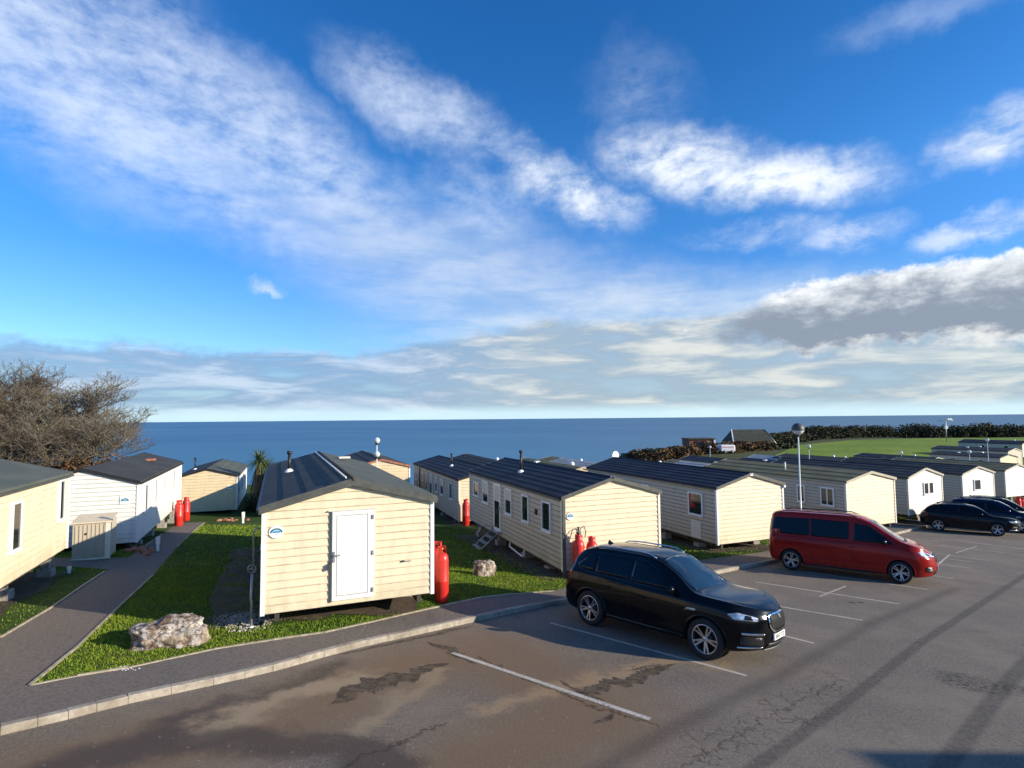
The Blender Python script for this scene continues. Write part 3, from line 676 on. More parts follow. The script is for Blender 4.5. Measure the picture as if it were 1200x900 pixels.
# ------------------------------------------------------------------ caravans further back (unique look + place in each label)
back = [ # x, y, roof, fascia, wall, label
 (4.6, 37.2, 'roof_olive', 'fascia_light', 'cream', 'olive roofed caravan peeping over the dark ridge left of the satellite dish'),
 (9.4, 44.5, 'roof_grey', 'fascia_light', 'cream', 'pale grey roofed caravan carrying the satellite dish'),
 (13.5, 41.8, 'roof_dark', 'fascia_light', 'cream', 'dark roofed caravan just right of the pale grey roof'),
 (21.0, 47.5, 'roof_grey', 'fascia_light', 'beige_side', 'pale grey roofed caravan directly above the olive roof'),
 (30.0, 55.5, 'roof_blue', 'fascia', 'beige_side', 'blue roofed caravan behind the tall lamp post'),
 (39.0, 62.0, 'roof_dark', 'fascia_light', 'cream', 'charcoal roofed caravan above the white gable with two panes'),
 (48.5, 68.5, 'roof_olive', 'fascia_light', 'cream', 'pale olive roofed caravan above the white gable with one window'),
 (58.5, 74.0, 'roof_blue', 'fascia', 'cream', 'dark blue roofed caravan below the lamp by the field edge'),
 (17.5, 57.5, 'roof_dark', 'fascia_light', 'cream', 'grey green roofed caravan in front of the brown scrub'),
 (28.0, 64.0, 'roof_blue', 'fascia_light', 'cream', 'dark roofed caravan in front of the dark sheet roofed barn'),
 (8.5, 60.0, 'roof_olive', 'fascia_light', 'cream', 'small looking olive roofed caravan nearest the sea below the scrub'),
 (38.0, 72.5, 'roof_blue', 'fascia', 'beige_side', 'long navy roofed caravan touching the near edge of the field'),
 (49.0, 80.5, 'roof_dark', 'fascia_light', 'cream', 'charcoal roofed caravan at the field edge under the small white lamp'),
 (60.0, 80.0, 'roof_blue', 'fascia_light', 'cream', 'navy roofed caravan at the field edge left of the stacked pale roofs'),
 (78.0, 88.0, 'roof_dark', 'fascia_light', 'beige_side', 'charcoal roofed caravan at the right edge beside the field'),
 (92.0, 101.0, 'roof_blue', 'fascia_light', 'cream', 'farthest navy roofed caravan at the right edge below the hedge'),
 (70.0, 80.0, 'roof_dark', 'fascia', 'cream', 'dark roofed caravan at the right edge behind the red bottles'),
 (46.0, 77.5, 'roof_dark', 'fascia', 'beige_side', 'charcoal roofed caravan squeezed between the navy roofs before the field'),
 (36.5, 66.0, 'roof_grey', 'fascia_light', 'cream', 'grey roofed caravan between the tall lamp and the field'),
 (22.5, 57.0, 'roof_olive', 'fascia_light', 'cream', 'mossy roofed caravan in front of the white box trailer'),
 (-13.5, 37.0, 'roof_dark', 'black', 'cream', 'caravan hidden behind the nearest roof, shading the gable beside the palm'),
 (-1.0, 49.0, 'roof_dark', 'fascia_light', 'cream', 'dark roof just visible above the line of windows, against the sea'),
]
for i, (x, y, rf, fa, wa, lab) in enumerate(back):
    gz = land(x, y); rr = .42 if i % 3 else .5
    cc = caravan('b', lab, x, y, gz+.45, -.38-.04*math.sin(i*2.3), 3.75, 2.28, rr, 9.5+((i*7) % 4)*.7, wa, 'beige_side', rf, fa, 1 if y < 60 else 0, rows=4 if y < 60 else 1,
            wins=[('L', 2.4, 1.5, .8, .9), ('L', 6.2, 1.5, .9, .9)], group=BACK, trim='trim', cap=False, legs=y < 60)
    b = MB(); zz = 2.28+rr+.04; b.lathe([(.17, -.1), (.17, .10), (.10, .18), (0, .2)], 10, (.35, 2.2+(i % 3)*1.3, zz-.02)); part('roof_vent', b, M['lampwhite'], cc)
    if i % 2 == 0:
        b = MB(); b.bbox(-.7, -.3, 6.0, 6.4, zz-.16, zz-.02, .03); part('roof_vent', b, M['lampwhite'], cc)
# satellite dish on the pale roof
t = empty('satellite_dish', (8.6, 47.6, land(9, 47)+.45+2.75), .6); tag(t, 'white satellite dish on a short pole standing on the pale grey roof', 'satellite dish')
b = MB(); b.tube([(0, 0, -.1), (0, 0, .75)], .03, 8); part('pole', b, M['steel'], t)
b = MB(); b.lathe([(0, .10), (.2, .07), (.38, 0), (.38, -.015), (.2, .05), (0, .08)], 20, (0, -.05, .85), 'y'); part('dish', b, M['lampwhite'], t)
b = MB(); b.tube([(0, 0, .55), (0, -.45, .72)], .015, 6); part('arm', b, M['steel'], t)
# ------------------------------------------------------------------ gas bottles
def gas_bottle(loc, label, group=None, h=1.35, r=.19, hose=False, tilt=0):
    t = empty('gas_bottle', loc); t.rotation_euler = (tilt, 0, random.uniform(0, 6)); tag(t, label, 'gas bottle', group)
    k = h/1.35
    b = MB(); b.lathe([(0, .02), (r*.8, .02), (r*.84, 0), (r*.9, 0), (r*.9, .07), (r, .10), (r, .5*k), (r*1.012, .505*k), (r*1.012, .535*k), (r, .54*k), (r, 1.02*k), (r*.93, 1.10*k), (r*.72, 1.17*k), (r*.45, 1.205*k), (0, 1.21*k)], 28); part('cylinder', b, M['red'], t)
    b = MB(); n = 20; vs = []; fs = []
    for i in range(n+1):
        a = 2*math.pi*(i/n)*.80+.5; x, y = .62*r*math.cos(a), .62*r*math.sin(a)
        vs += [(x, y, 1.17*k), (x*1.02, y*1.02, h), (x*.92, y*.92, h), (x*.9, y*.9, 1.17*k)]
    for i in range(n):
        for j in range(3): fs.append((4*i+j, 4*i+4+j, 4*i+5+j, 4*i+1+j))
    b.add(vs, fs, 0, True); part('collar', b, M['red'], t)
    b = MB(); b.lathe([(.025, 1.19*k), (.025, 1.27*k), (.04, 1.28*k), (.04, 1.31*k), (0, 1.32*k)], 10); v = part('valve', b, M['brass'], t)
    if hose:
        b = MB()
        for s in (-1, 1): b.tube([(0, 0, 1.28*k), (s*.12, 0, h+.18), (s*.30, .0, h+.22), (s*.40, 0, h+.05), (s*.42, .05, h-.15)], .014, 6)
        part('hose', b, M['black'], v)
        b = MB(); b.lathe([(.02, 0), (.07, .02), (.08, .07), (.03, .10), (.03, .2), (.06, .22), (0, .26)], 12, (0, 0, h)); part('regulator', b, M['fascia'], v)
    return t
def loc_l(c, lx, ly):                             # local point of a caravan on the ground
    yaw = -c.rotation_euler.z; x = c.location.x+math.cos(yaw)*lx+math.sin(yaw)*ly; y = c.location.y-math.sin(yaw)*lx+math.cos(yaw)*ly
    return (x, y, zg(x, y))
GB = 'red gas bottles standing by the caravans'
l1 = at(518, 709, .1); gas_bottle((l1.x, l1.y, zg(l1.x, l1.y)), 'tall red gas bottle at the front right corner of the nearest caravan', GB, 1.42, .175)
l2 = at(513, 703, .1); gas_bottle((l2.x, l2.y, zg(l2.x, l2.y)), 'red gas bottle half hidden behind the tall bottle at the nearest caravan', GB, 1.36, .175)
gas_bottle(loc_l(c2, -1.45, -.30), 'red gas bottle with black hoses, left of the pair behind the black SUV', GB, 1.42, .185, True)
gas_bottle(loc_l(c2, -.98, -.32), 'red gas bottle right of the hosed one, mostly hidden by the black SUV', GB, 1.35, .185)
l4 = at(546, 619, -.15); gas_bottle((l4.x, l4.y, zg(l4.x, l4.y)), 'red gas bottle at the gable of the grey sided caravan', GB, 1.45, .20)
gas_bottle(loc_l(a2, 2.2, 8.2), 'broad red gas bottle at the far end of the off white caravan', GB, 1.35, .21)
l3 = at(218, 607, -.3); gas_bottle((l3.x, l3.y, zg(l3.x, l3.y)), 'red gas bottle at the shaded gable next to the far cream caravan', GB, 1.4, .20)
gas_bottle(loc_l(c4, -1.5, -.35), 'red gas bottle peeping over the left of the red van roof', GB, 1.45, .19)
gas_bottle(loc_l(c4, -.75, -.35), 'red gas bottle peeping over the middle of the red van roof', GB, 1.35, .19)
gas_bottle(loc_l(c7, -1.0, -.4), 'left one of two red gas bottles near the right edge of the photo', GB, 1.5, .22)
gas_bottle(loc_l(c7, -.45, -.4), 'right one of two red gas bottles near the right edge of the photo', GB, 1.4, .22)
# ------------------------------------------------------------------ metal store beside the off white caravan
sp = at(86, 652, .1); ang = .42
t = empty('metal_store', (sp.x, sp.y, zg(sp.x, sp.y)-.02), ang); tag(t, 'low beige ribbed metal storage box with a sloping lid, left of the path', 'storage box')
b = MB(); Wd, Dp, Hh = 1.05, .95, 1.28
b.box(-.05, Wd, 0, Dp, .05, Hh)
x = .02
while x < Wd-.15: b.box(x, x+.035, -.018, 0, .09, Hh-.06); x += .12
part('box', b, M['beige_side'], t)
b = MB(); b.add([(-.10, -.06, Hh), (Wd+.05, -.06, Hh+.0), (Wd+.05, Dp+.04, Hh+.16), (-.10, Dp+.04, Hh+.16), (-.10, -.06, Hh+.04), (Wd+.05, -.06, Hh+.04), (Wd+.05, Dp+.04, Hh+.20), (-.10, Dp+.04, Hh+.20)], [(0,3,2,1),(4,5,6,7),(0,1,5,4),(1,2,6,5),(2,3,7,6),(3,0,4,7)]); part('lid', b, M['cream_shed'], t)
b = MB(); b.box(Wd-.14, Wd+.012, -.035, -.0, .04, Hh-.01); part('corner_post', b, M['trim'], t)
b = MB(); b.lathe([(0, -.03), (.035, -.03), (.035, 0)], 12, (.35, -.015, .92), 'y'); part('lock', b, M['black'], t)
b = MB(); b.box(-.08, Wd+.03, -.025, .0, .0, .06); part('base_rail', b, M['trim'], t)
# ------------------------------------------------------------------ small things on the left
def post(px, py, h, w, mat, label, cat='post', name='marker_post'):
    p = at(px, py, .1); t = empty(name, (p.x, p.y, zg(p.x, p.y)), .3); tag(t, label, cat)
    b = MB(); b.bbox(-w/2, w/2, -w/2, w/2, -.1, h*.78, .006); part('shaft', b, mat, t)
    b = MB(); b.bbox(-w*.8, w*.8, -w*.35, w*.35, h*.5, h, .008); part('head', b, M['lampwhite'], t)
post(185, 641, .55, .09, M['lampwhite'], 'short white marker post beside the broken bricks by the path')
post(285, 606, .62, .10, M['lampwhite'], 'short white marker post near the palm')
post(81, 668, .22, .07, M['lampwhite'], 'tiny white peg in the grass below the metal store', 'peg', 'marker_peg')
# stand pipe at the nearest caravan
p = loc_l(g1, -2.1, .35); t = empty('standpipe', p); tag(t, 'thin grey standpipe with a tap wheel left of the nearest caravan', 'pipe')
b = MB(); b.tube([(0, 0, -.1), (0, 0, .55), (-.02, 0, .6), (.0, 0, 1.15)], .028, 8); part('pipe', b, M['steel'], t)
b = MB(); b.lathe([(.02, -.05), (.05, -.04), (.05, 0), (.02, .01)], 10, (0, 0, .02)); part('foot', b, M['lampwhite'], t)
p = loc_l(g1, -2.15, 2.4); t = empty('standpipe', p); tag(t, 'hooked grey drain pipe with a wheel against the dark left side of the nearest caravan', 'pipe')
b = MB(); b.tube([(0, 0, 0), (0, 0, 1.75), (.03, 0, 1.84), (.10, 0, 1.87), (.16, 0, 1.84)], .022, 8); part('pipe', b, M['steel'], t)
b = MB(); b.lathe([(.10, -.02), (.12, 0), (.10, .02), (.085, 0), (.10, -.02)], 16, (0, -.06, .85), 'y'); b.tube([(-.1, -.06, .85), (.1, -.06, .85)], .01, 6); b.tube([(0, -.06, .75), (0, -.06, .95)], .01, 6); part('tap_wheel', b, M['steel'], t)
def rock(name, label, cat, loc, s, seed, mat, n=5, group=None, spin=0, parent=None, rough=.18):
    bm = bmesh.new(); bmesh.ops.create_icosphere(bm, subdivisions=n, radius=1)
    from mathutils import noise as N
    for v in bm.verts:
        p = v.co.copy(); d = 1+rough*1.5*N.noise(p*1.1+Vector((seed, 0, 0)))+rough*N.noise(p*2.6+Vector((0, seed, 0)))+rough*.45*N.noise(p*6+Vector((0, 0, seed)))-rough*.5*abs(N.noise(p*3.3+Vector((seed, seed, 0))))
        q = p*d; q = Vector((math.copysign(abs(q.x)**.85, q.x), math.copysign(abs(q.y)**.85, q.y), math.copysign(abs(q.z)**.8, q.z)))
        v.co = Vector((q.x*s[0], q.y*s[1], q.z*s[2]))
    me = bpy.data.meshes.new(name); bm.to_mesh(me); bm.free(); me.materials.append(mat)
    for p in me.polygons: p.use_smooth = n > 3
    o = bpy.data.objects.new(name, me); link(o, parent); o.location = loc; o.rotation_euler.z = spin
    if cat: tag(o, label, cat, group)
    return o
def mat_rock():
    t = NT('veined_rock'); n1 = t.noise(3.2, 6, .7, dist=1.2); n2 = t.noise(14, 5, .75); n3 = t.noise(2.0, 3, .6, dist=.5)
    c = t.ramp(n1, [(.30, (.055, .042, .034)), (.42, (.20, .13, .08)), (.50, (.42, .37, .32)), (.62, (.66, .62, .57)), (.75, (.40, .30, .19))])
    c = t.mix(t.rng(n2, .47, .62, 0, .9), c, (.07, .05, .035)); c = t.mix(t.rng(n3, .5, .65, 0, .5), c, (.46, .36, .22))
    t.base(c, .85, 0, .3); t.bump(t.math('ADD', n1, t.math('MULTIPLY', n2, .6)), .9, .08); return t.mat
M['rock'] = mat_rock()
p = at(193, 757, .1); rock('boulder', 'large veined white and brown boulder on the lawn between path and pavement', 'boulder', (p.x, p.y+.2, zg(p.x, p.y+.2)+.13), (.70, .42, .36), 3.1, M['rock'], 6, spin=.30, rough=.26)
p = at(567, 680, .1); rock('boulder', 'small square brown boulder on the grass right of the nearest caravan', 'boulder', (p.x, p.y+.1, zg(p.x, p.y+.1)+.17), (.36, .28, .30), 9.4, M['rock'], 5, spin=.5)
for i in range(16):
    q = at(150+random.gauss(14, 7), 640+random.gauss(-3, 5), .1)
    s = random.uniform(.07, .17); rock('broken_brick', 'broken red brick in the heap by the corner of the off white caravan', 'brick', (q.x, q.y, zg(q.x, q.y)+s*.4), (s*1.3, s*.8, s*.6), i*3.3, M['brick'], 2, 'broken bricks heaped by the off white caravan', random.uniform(0, 3), rough=.25)
for i in range(12):
    q = at(255+i*3+random.gauss(0, 3), 601+random.gauss(-2, 2), .1)
    s = random.uniform(.08, .17); rock('rubble_stone', 'pinkish rubble stone below the gable of the far cream caravan', 'stone', (q.x, q.y, zg(q.x, q.y)+s*.3), (s*1.3, s*.8, s*.5), i*5.3, M['brick'], 2, 'rubble stones by the far cream caravan', random.uniform(0, 3), rough=.25)
# gravel by the front left corner, bare earth under the caravans
def scatter_stones(mb, pts, r0, r1, f):
    for (x, y) in pts:
        s = random.uniform(r0, r1); z = f(x, y)
        vs = []
        for k in range(5):
            a = k*1.2566+random.random()*.5; vs.append((x+math.cos(a)*s*random.uniform(.7, 1.2), y+math.sin(a)*s*random.uniform(.7, 1.2), z-.01))
        vs += [(x+(v[0]-x)*.55, y+(v[1]-y)*.55, z+s*random.uniform(.5, .9)) for v in vs]
        mb.add(vs, [(5, 6, 7, 8, 9)]+[(k, (k+1) % 5, 5+(k+1) % 5, 5+k) for k in range(5)])
b = MB(); pts = []
while len(pts) < 620:
    px, py = random.gauss(283, 17), random.gauss(730, 5)
    if 250 < px < 322 and 720 < py < 742: q = at(px, py, .1); pts.append((q.x, q.y))
scatter_stones(b, pts, .018, .045, zg); struct('gravel', b, M['stone'], 'stuff', 'pale gravel spill at the front left corner of the nearest caravan', 'gravel')
b = MB(); pts = []
for i in range(70): q = at(random.gauss(146, 7), random.gauss(784, 1.6), .1); pts.append((q.x, q.y))
scatter_stones(b, pts, .01, .022, zg); struct('daisies', b, M['white'], 'stuff', 'tiny white daisies in the lawn near the pavement edge', 'flowers')
for lab, (c, x0, x1, y0, y1) in {'g': (g1, -3.1, 1.8, .45, 11.6), 'c2': (c2, -2.7, 1.8, -.3, 10), 'a1': (a1, -1.6, 2.1, 3, 11), 'c3': (c3, -2.4, 1.9, -.1, 11), 'b1': (b1, -2.2, 1.9, -.3, 12)}.items():
    pl = []
    for k in range(36):
        u = k/36*4; e = int(u); f = u-e
        lx, ly = [(x0+(x1-x0)*f, y0), (x1, y0+(y1-y0)*f), (x1-(x1-x0)*f, y1), (x0, y1-(y1-y0)*f)][e]
        q = loc_l(c, lx+random.uniform(-.18, .18), ly+random.uniform(-.18, .18)); pl.append((q[0], q[1]))
    struct('bare_earth', sheet(pl, .016, base=pz, cell=1.0), M['earth'])
# steps and drain at C2
t = empty('access_steps', loc_l(c2, -1.9, 6.1), c2.rotation_euler.z); tag(t, 'grey metal steps below the side door of the caravan behind the black SUV', 'steps')
for s in (0, 1):
    b = MB(); yy = s*.85-.42; b.tube([(-.95, yy, .02), (-.05, yy, .75)], .025, 6); b.tube([(-.95, yy, .0), (-.95, yy, .15)], .025, 6); part('stringer', b, M['steel'], t)
for k in range(4):
    b = MB(); f = k/3.; b.box(-.98+f*.75, -.78+f*.75, -.42, .43, .10+f*.57, .125+f*.57); part('tread', b, M['steel'], t)
b = MB(); b.tube([(-.05, .45, -.02), (-.05, .45, .85), (-.55, .45, .85), (-.75, .45, .5)], .02, 6); part('handrail', b, M['steel'], t)
t = empty('drain_pipe', loc_l(c2, -1.80, 3.4), c2.rotation_euler.z); tag(t, 'white plastic waste pipe looping under the side of the caravan behind the black SUV', 'pipe')
b = MB(); b.tube([(0, 1.5, .75), (0, 1.5, .25), (-.05, 1.42, .18), (-.05, .1, .08), (0, .0, .12), (0, 0, .7)], .035, 8); part('pipe', b, M['upvc'], t)
# ------------------------------------------------------------------ lamp posts
def globe_lamp(x, y, z, h, label, r=.22, globes=1, hood=True, name='street_lamp', cat='street lamp', group='globe lamps of the park'):
    t = empty(name, (x, y, z)); tag(t, label, cat, group)
    b = MB(); b.tube([(0, 0, -.2), (0, 0, 1.0), (0, 0, 1.02), (0, 0, h)], [.045, .045, .034, .028], 12); part('pole', b, M['lampwhite'], t)
    for k in range(globes):
        hz = h+.0-k*.75; ox = 0 if k == 0 else -.0
        if k: hz = h-.75
        b = MB(); b.lathe([(.06, -.02), (.09, .0), (.09, .07), (.05, .09)], 14, (ox, 0, hz)); part('bracket', b, M['black'], t)
        b = MB(); pr = [(max(.001, r*math.sin(a)), .05+r-r*math.cos(a)) for a in np.linspace(.25, math.pi, 14)]; b.lathe(pr, 20, (ox, 0, hz)); lp = part('globe', b, M['globe'], t)
        if hood:
            b = MB(); pr = [(max(.001, r*1.04*math.sin(a)), .05+r-r*1.04*math.cos(a)) for a in np.linspace(1.35, math.pi, 10)]; b.lathe(pr, 20, (ox, 0, hz)); part('hood', b, M['fascia'], lp)
    return t
tm = NT('lamp_globe'); tm.base((.62, .66, .64), .08, 0, .6); M['globe'] = tm.mat
y0 = 26.2; q = atd(938.5, 592, y0); zt = atd(939, 511, y0).z; zq = zg(q.x, y0)
globe_lamp(q.x, y0, zq, zt-zq, 'tall white lamp post with one large hooded globe, rising behind the red van', .27)
y0 = 31.0; q = atd(441.5, 546, y0); zt = atd(441, 521, y0).z; zq = zg(q.x, y0)
globe_lamp(q.x, y0, zq, zt-zq, 'lamp post with two small globes one above the other, left of centre against the sea', .17, 2, False)
for (px, pt, y0, lab) in [(948, 526, 66, 'small white lamp in front of the field just right of the tall lamp post'), (1136, 532, 70, 'short white lamp above the white gables below the field'), (1157, 518, 76, 'white lamp on a tall pole at the right end of the field'), (1056, 533, 74, 'stubby white lamp at the near left edge of the field'), (832, 526, 90, 'tiny white lamp among the roofs left of the barn')]:
    q = atd(px, pt, y0); zq = zg(q.x, y0); globe_lamp(q.x, y0, zq, q.z-zq, lab, .22, 1, False)
q = atd(1108, 492, 150); zq = zg(q.x, 150)
t = empty('floodlight_mast', (q.x, 150, zq)); tag(t, 'slender mast with a cross arm and a white floodlight above the dark hedge', 'mast')
b = MB(); b.tube([(0, 0, 0), (0, 0, q.z-zq)], .12, 6); part('mast', b, M['steel'], t)
b = MB(); b.tube([(-2.0, 0, q.z-zq-.3), (2.0, 0, q.z-zq-.1)], .07, 6); part('cross_arm', b, M['steel'], t)
b = MB(); b.bbox(.4, 1.6, -.2, .2, q.z-zq-.1, q.z-zq+.4, .05); part('floodlight', b, M['lampwhite'], t)
b = MB(); b.bbox(-.4, .4, -.3, .3, q.z-zq-2.4, q.z-zq-1.6, .1); part('light_box', b, M['lampwhite'], t)
# ------------------------------------------------------------------ far hut, van, barn
def far_box(px0, px1, pyb, pyt, y, dep):
    a = atd(px0, pyb, y); c = atd(px1, pyb, y); z1 = atd(px0, pyt, y).z; return a, c, z1
a, c, z1 = far_box(808, 838, 528, 514, 120, 5)
zq = min(a.z, land((a.x+c.x)/2, 120)); t = empty('hut', ((a.x+c.x)/2, 120, zq), 0); tag(t, 'rust red flat roofed hut on the scrubby skyline left of the barn', 'hut'); w = (c.x-a.x)/2; h = z1-zq
b = MB(); b.box(-w, w, 0, 5, 0, h-.2); part('wall', b, M['rust_wall'], t); b = MB(); b.box(-w-.2, w+.2, -.25, 5.2, h-.2, h); part('roof', b, M['barn_roof'], t)
b = MB(); b.box(-w*.6, w*.2, -.06, 0, h*.4, h*.8); part('window', b, M['glass'], t); b = MB(); b.box(w-.25, w+.1, -.12, .0, 0, h); part('corner_post', b, M['white'], t)
b = MB(); b.box(w*.35, w*.55, -.05, 0, 0, h*.85); part('door', b, M['timber'], t)
a, c, z1 = far_box(845, 862, 531, 521.5, 112, 4)
zq = a.z; gz = land((a.x+c.x)/2, 112)
t = empty('site_trailer', ((a.x+c.x)/2, 112, gz), .0); tag(t, 'small white box trailer with a red stripe parked left of the barn', 'trailer'); w = (c.x-a.x)/2; h = z1-gz
b = MB(); b.bbox(-w, w, 0, 2.2, h*.35, h, .15); part('body', b, M['white'], t); b = MB(); b.box(-w*.8, w*.8, -.02, 0, h*.74, h*.8); part('stripe', b, M['red'], t)
for s in (-.5, .5): b = MB(); b.lathe([(0, -.1), (.38, -.1), (.42, 0), (.38, .1), (0, .1)], 12, (s*w, .1, .4), 'y'); part('wheel', b, M['black'], t)
b = MB(); b.box(-w, w, .1, 2.1, .3, h*.36); part('chassis', b, M['darksteel'], t)
a, c, z1 = far_box(862, 905, 524, 504, 135, 8)
gz = land((a.x+c.x)/2, 135); t = empty('barn', ((a.x+c.x)/2, 135, gz), -.05); tag(t, 'barn with a big dark sheet roof and white gable edge in front of the sea', 'barn'); w = (c.x-a.x)/2; h = z1-gz
zm = atd(862, 519, 135).z-gz
b = MB(); b.box(-w, w, 0, 8, 0, zm); part('wall', b, M['timber'], t)
b = MB(); b.add([(-w-.5, -.6, zm), (w+.5, -.6, zm), (w-.3, 4, h), (-w+.6, 4, h), (w+.5, 8.6, zm), (-w-.5, 8.6, zm)], [(0, 1, 2, 3), (2, 4, 5, 3), (1, 4, 2), (0, 3, 5), (0, 5, 4, 1)]); part('roof', b, M['barn_roof'], t)
b = MB(); b.tube([(-w-.6, -.7, zm-.2), (-w+.5, 3.9, h+.05)], .13, 6); part('gable_edge', b, M['white'], t); b = MB(); b.tube([(w+.6, -.7, zm-.2), (w-.2, 3.9, h+.05)], .08, 6); part('gable_edge', b, M['steel'], t)
# unseen building to the right of the balcony whose shadow crosses the near tarmac
t = empty('clubhouse', (0, 0, 0)); tag(t, 'clubhouse block outside the frame on the right, its shadow crossing the near asphalt', 'building')
b = MB(); b.box(24.1, 44, -12, 2.6, -7, 1.0); part('wall', b, M['beige_side'], t); b = MB(); b.box(23.8, 44.3, -12.3, 2.9, 1.0, 1.25); part('roof', b, M['roof_dark'], t)
# ------------------------------------------------------------------ vegetation
def mat_leaf(name, cs):
    t = NT(name); oi = t.n('ShaderNodeAttribute', attribute_name='tint'); n = t.noise(.35, 3, .6)
    c = t.ramp(oi.outputs['Fac'], [(i/(len(cs)-1), q) for i, q in enumerate(cs)])
    c = t.mix(t.rng(n, .4, .65, 0, .45), c, cs[0]); t.base(c, .75, 0, .2); return t.mat
M['scrub'] = mat_leaf('scrub_leaves', [(.014, .018, .008), (.035, .040, .016), (.075, .070, .028), (.11, .085, .04)])
M['rusty'] = mat_leaf('rusty_scrub', [(.035, .024, .014), (.10, .055, .025), (.17, .10, .045), (.06, .06, .02)])
M['bark'] = mat_simple('winter_bark', (.135, .105, .075), .9, var=.45, scale=3, bump=.4)
M['twig'] = mat_leaf('winter_twigs', [(.07, .055, .045), (.16, .13, .095), (.27, .23, .175), (.18, .165, .085)])
def np_mesh(name, verts, faces, mat, tint=None, smooth=False):
    me = bpy.data.meshes.new(name); nv = len(verts); nf, k = faces.shape
    me.vertices.add(nv); me.vertices.foreach_set('co', verts.astype(np.float32).ravel())
    me.loops.add(nf*k); me.loops.foreach_set('vertex_index', faces.astype(np.int32).ravel())
    me.polygons.add(nf); me.polygons.foreach_set('loop_start', (np.arange(nf)*k).astype(np.int32)); me.polygons.foreach_set('loop_total', np.full(nf, k, np.int32))
    if tint is not None:
        at_ = me.attributes.new('tint', 'FLOAT', 'POINT'); at_.data.foreach_set('value', tint.astype(np.float32))
    me.materials.append(mat); me.update(calc_edges=True); me.validate(); return me
rng = np.random.default_rng(5)
def leaf_quads(C, S, tint, flat=.0):
    n = len(C); d = rng.normal(size=(n, 3)); d /= np.linalg.norm(d, axis=1)[:, None]; e = rng.normal(size=(n, 3)); e -= (e*d).sum(1)[:, None]*d; e /= np.linalg.norm(e, axis=1)[:, None]
    d = d*S[:, None]; e = e*(S*.6)[:, None]
    V = np.stack([C-d, C+e, C+d, C-e], 1).reshape(-1, 3); F = np.arange(4*n).reshape(n, 4); return V, F, np.repeat(tint, 4)
# grass blades on the near lawn
inn = np.array([tuple(p) for p in inner]); 
def in_poly(x, y, P):
    c = False; j = len(P)-1
    for i in range(len(P)):
        if (P[i][1] > y) != (P[j][1] > y) and x < (P[j][0]-P[i][0])*(y-P[i][1])/(P[j][1]-P[i][1])+P[i][0]: c = not c
        j = i
    return c
lawn1 = [tuple(p) for p in pathR[:6]]+[(-16.2, 30.5), (-3.5, 30.5), (3, 24), (2.6, 18.8)]+[tuple(p) for p in inner[::-1]]
lawn2 = [tuple(p) for p in pathL]+[(-22, 24), (-20, 12), (-13.2, 9.3)]
lawn3 = [(6.3, 21.7), (10.4, 24.4), (14.2, 27.5), (23, 35.8), (33, 43.7), (46, 55.6), (40, 58), (30, 49), (16, 34), (6, 27), (2.8, 19)]
def footprint(c, x0, x1, y0, y1): return [loc_l(c, *q)[:2] for q in ((x0, y0), (x1, y0), (x1, y1), (x0, y1))]
excl = [footprint(g1, -1.95, 1.75, .35, 11.2), footprint(c2, -2.3, 1.6, .1, 9.6), footprint(c3, -2.1, 1.7, .15, 10.5), footprint(a1, -1.2, 3.0, 3.4, 10.7), footprint(a2, -1.8, 1.8, .0, 10.7), footprint(b1, -2, 1.7, 0, 12), [tuple(p) for p in br]]
def blades(poly, dens, h0, h1, ymax=99):
    P = np.array(poly); x0, y0 = P.min(0); x1, y1 = P.max(0); y1 = min(y1, ymax); n = int((x1-x0)*(y1-y0)*dens); out = []
    X = rng.uniform(x0, x1, n); Y = rng.uniform(y0, y1, n)
    for x, y in zip(X, Y):
        if in_poly(x, y, poly):
            ok = True
            for e in excl:
                if in_poly(x, y, e): ok = random.random() < .12; break
            if ok: out.append((x, y))
    return np.array(out)
near = lawn1
A = blades([p for p in lawn1], 1500, 0, 0, 19.0)
B = blades([p for p in lawn1], 260, 0, 0, 31); B = B[B[:, 1] > 19.0]
C_ = blades(lawn2, 900, 0, 0, 24); D_ = blades(lawn3, 160, 0, 0)
G = np.concatenate([A, B, C_, D_]); 
size = np.concatenate([np.full(len(A), 1.), np.full(len(B), 1.9), np.full(len(C_), 1.2), np.full(len(D_), 2.4)])
from mathutils import noise as N
zz = {}
def zfast(x, y):
    k = (round(x*2.5), round(y*2.5))
    if k not in zz: zz[k] = ground(k[0]/2.5, k[1]/2.5)
    return zz[k]
def zbil(x, y):
    i, j = math.floor(x*2.5), math.floor(y*2.5); fx, fy = x*2.5-i, y*2.5-j
    def gg(a, b):
        if (a, b) not in zz: zz[(a, b)] = land(a/2.5, b/2.5)+LIFT
        return zz[(a, b)]
    zz_ = gg(i, j)*(1-fx)*(1-fy)+gg(i+1, j)*fx*(1-fy)+gg(i, j+1)*(1-fx)*fy+gg(i+1, j+1)*fx*fy
    return zz_
Z = np.array([zbil(x, y) for x, y in G]); 
cl = np.array([N.noise((x*1.6, y*1.6, 0))+.6*N.noise((x*5, y*5, 3)) for x, y in G])
n = len(G); h = rng.uniform(.016, .046, n)*(1+.7*np.clip(cl, -.7, 1.2))*np.sqrt(size); w = rng.uniform(.006, .011, n)*size*1.15; a = rng.uniform(0, 2*np.pi, n); lean = rng.uniform(.2, 1.1, n)*h; b_ = a+rng.uniform(-1, 1, n)+1.57
base = np.stack([G[:, 0], G[:, 1], Z-.01], 1); u = np.stack([np.cos(a)*w, np.sin(a)*w, 0*a], 1); tip = base+np.stack([np.cos(b_)*lean, np.sin(b_)*lean, h+.01], 1)
V = np.stack([base-u, base+u, tip], 1).reshape(-1, 3); F = np.arange(3*n).reshape(n, 3)
tint = np.clip(rng.normal(.45, .22, n)+.15*cl, 0, 1)
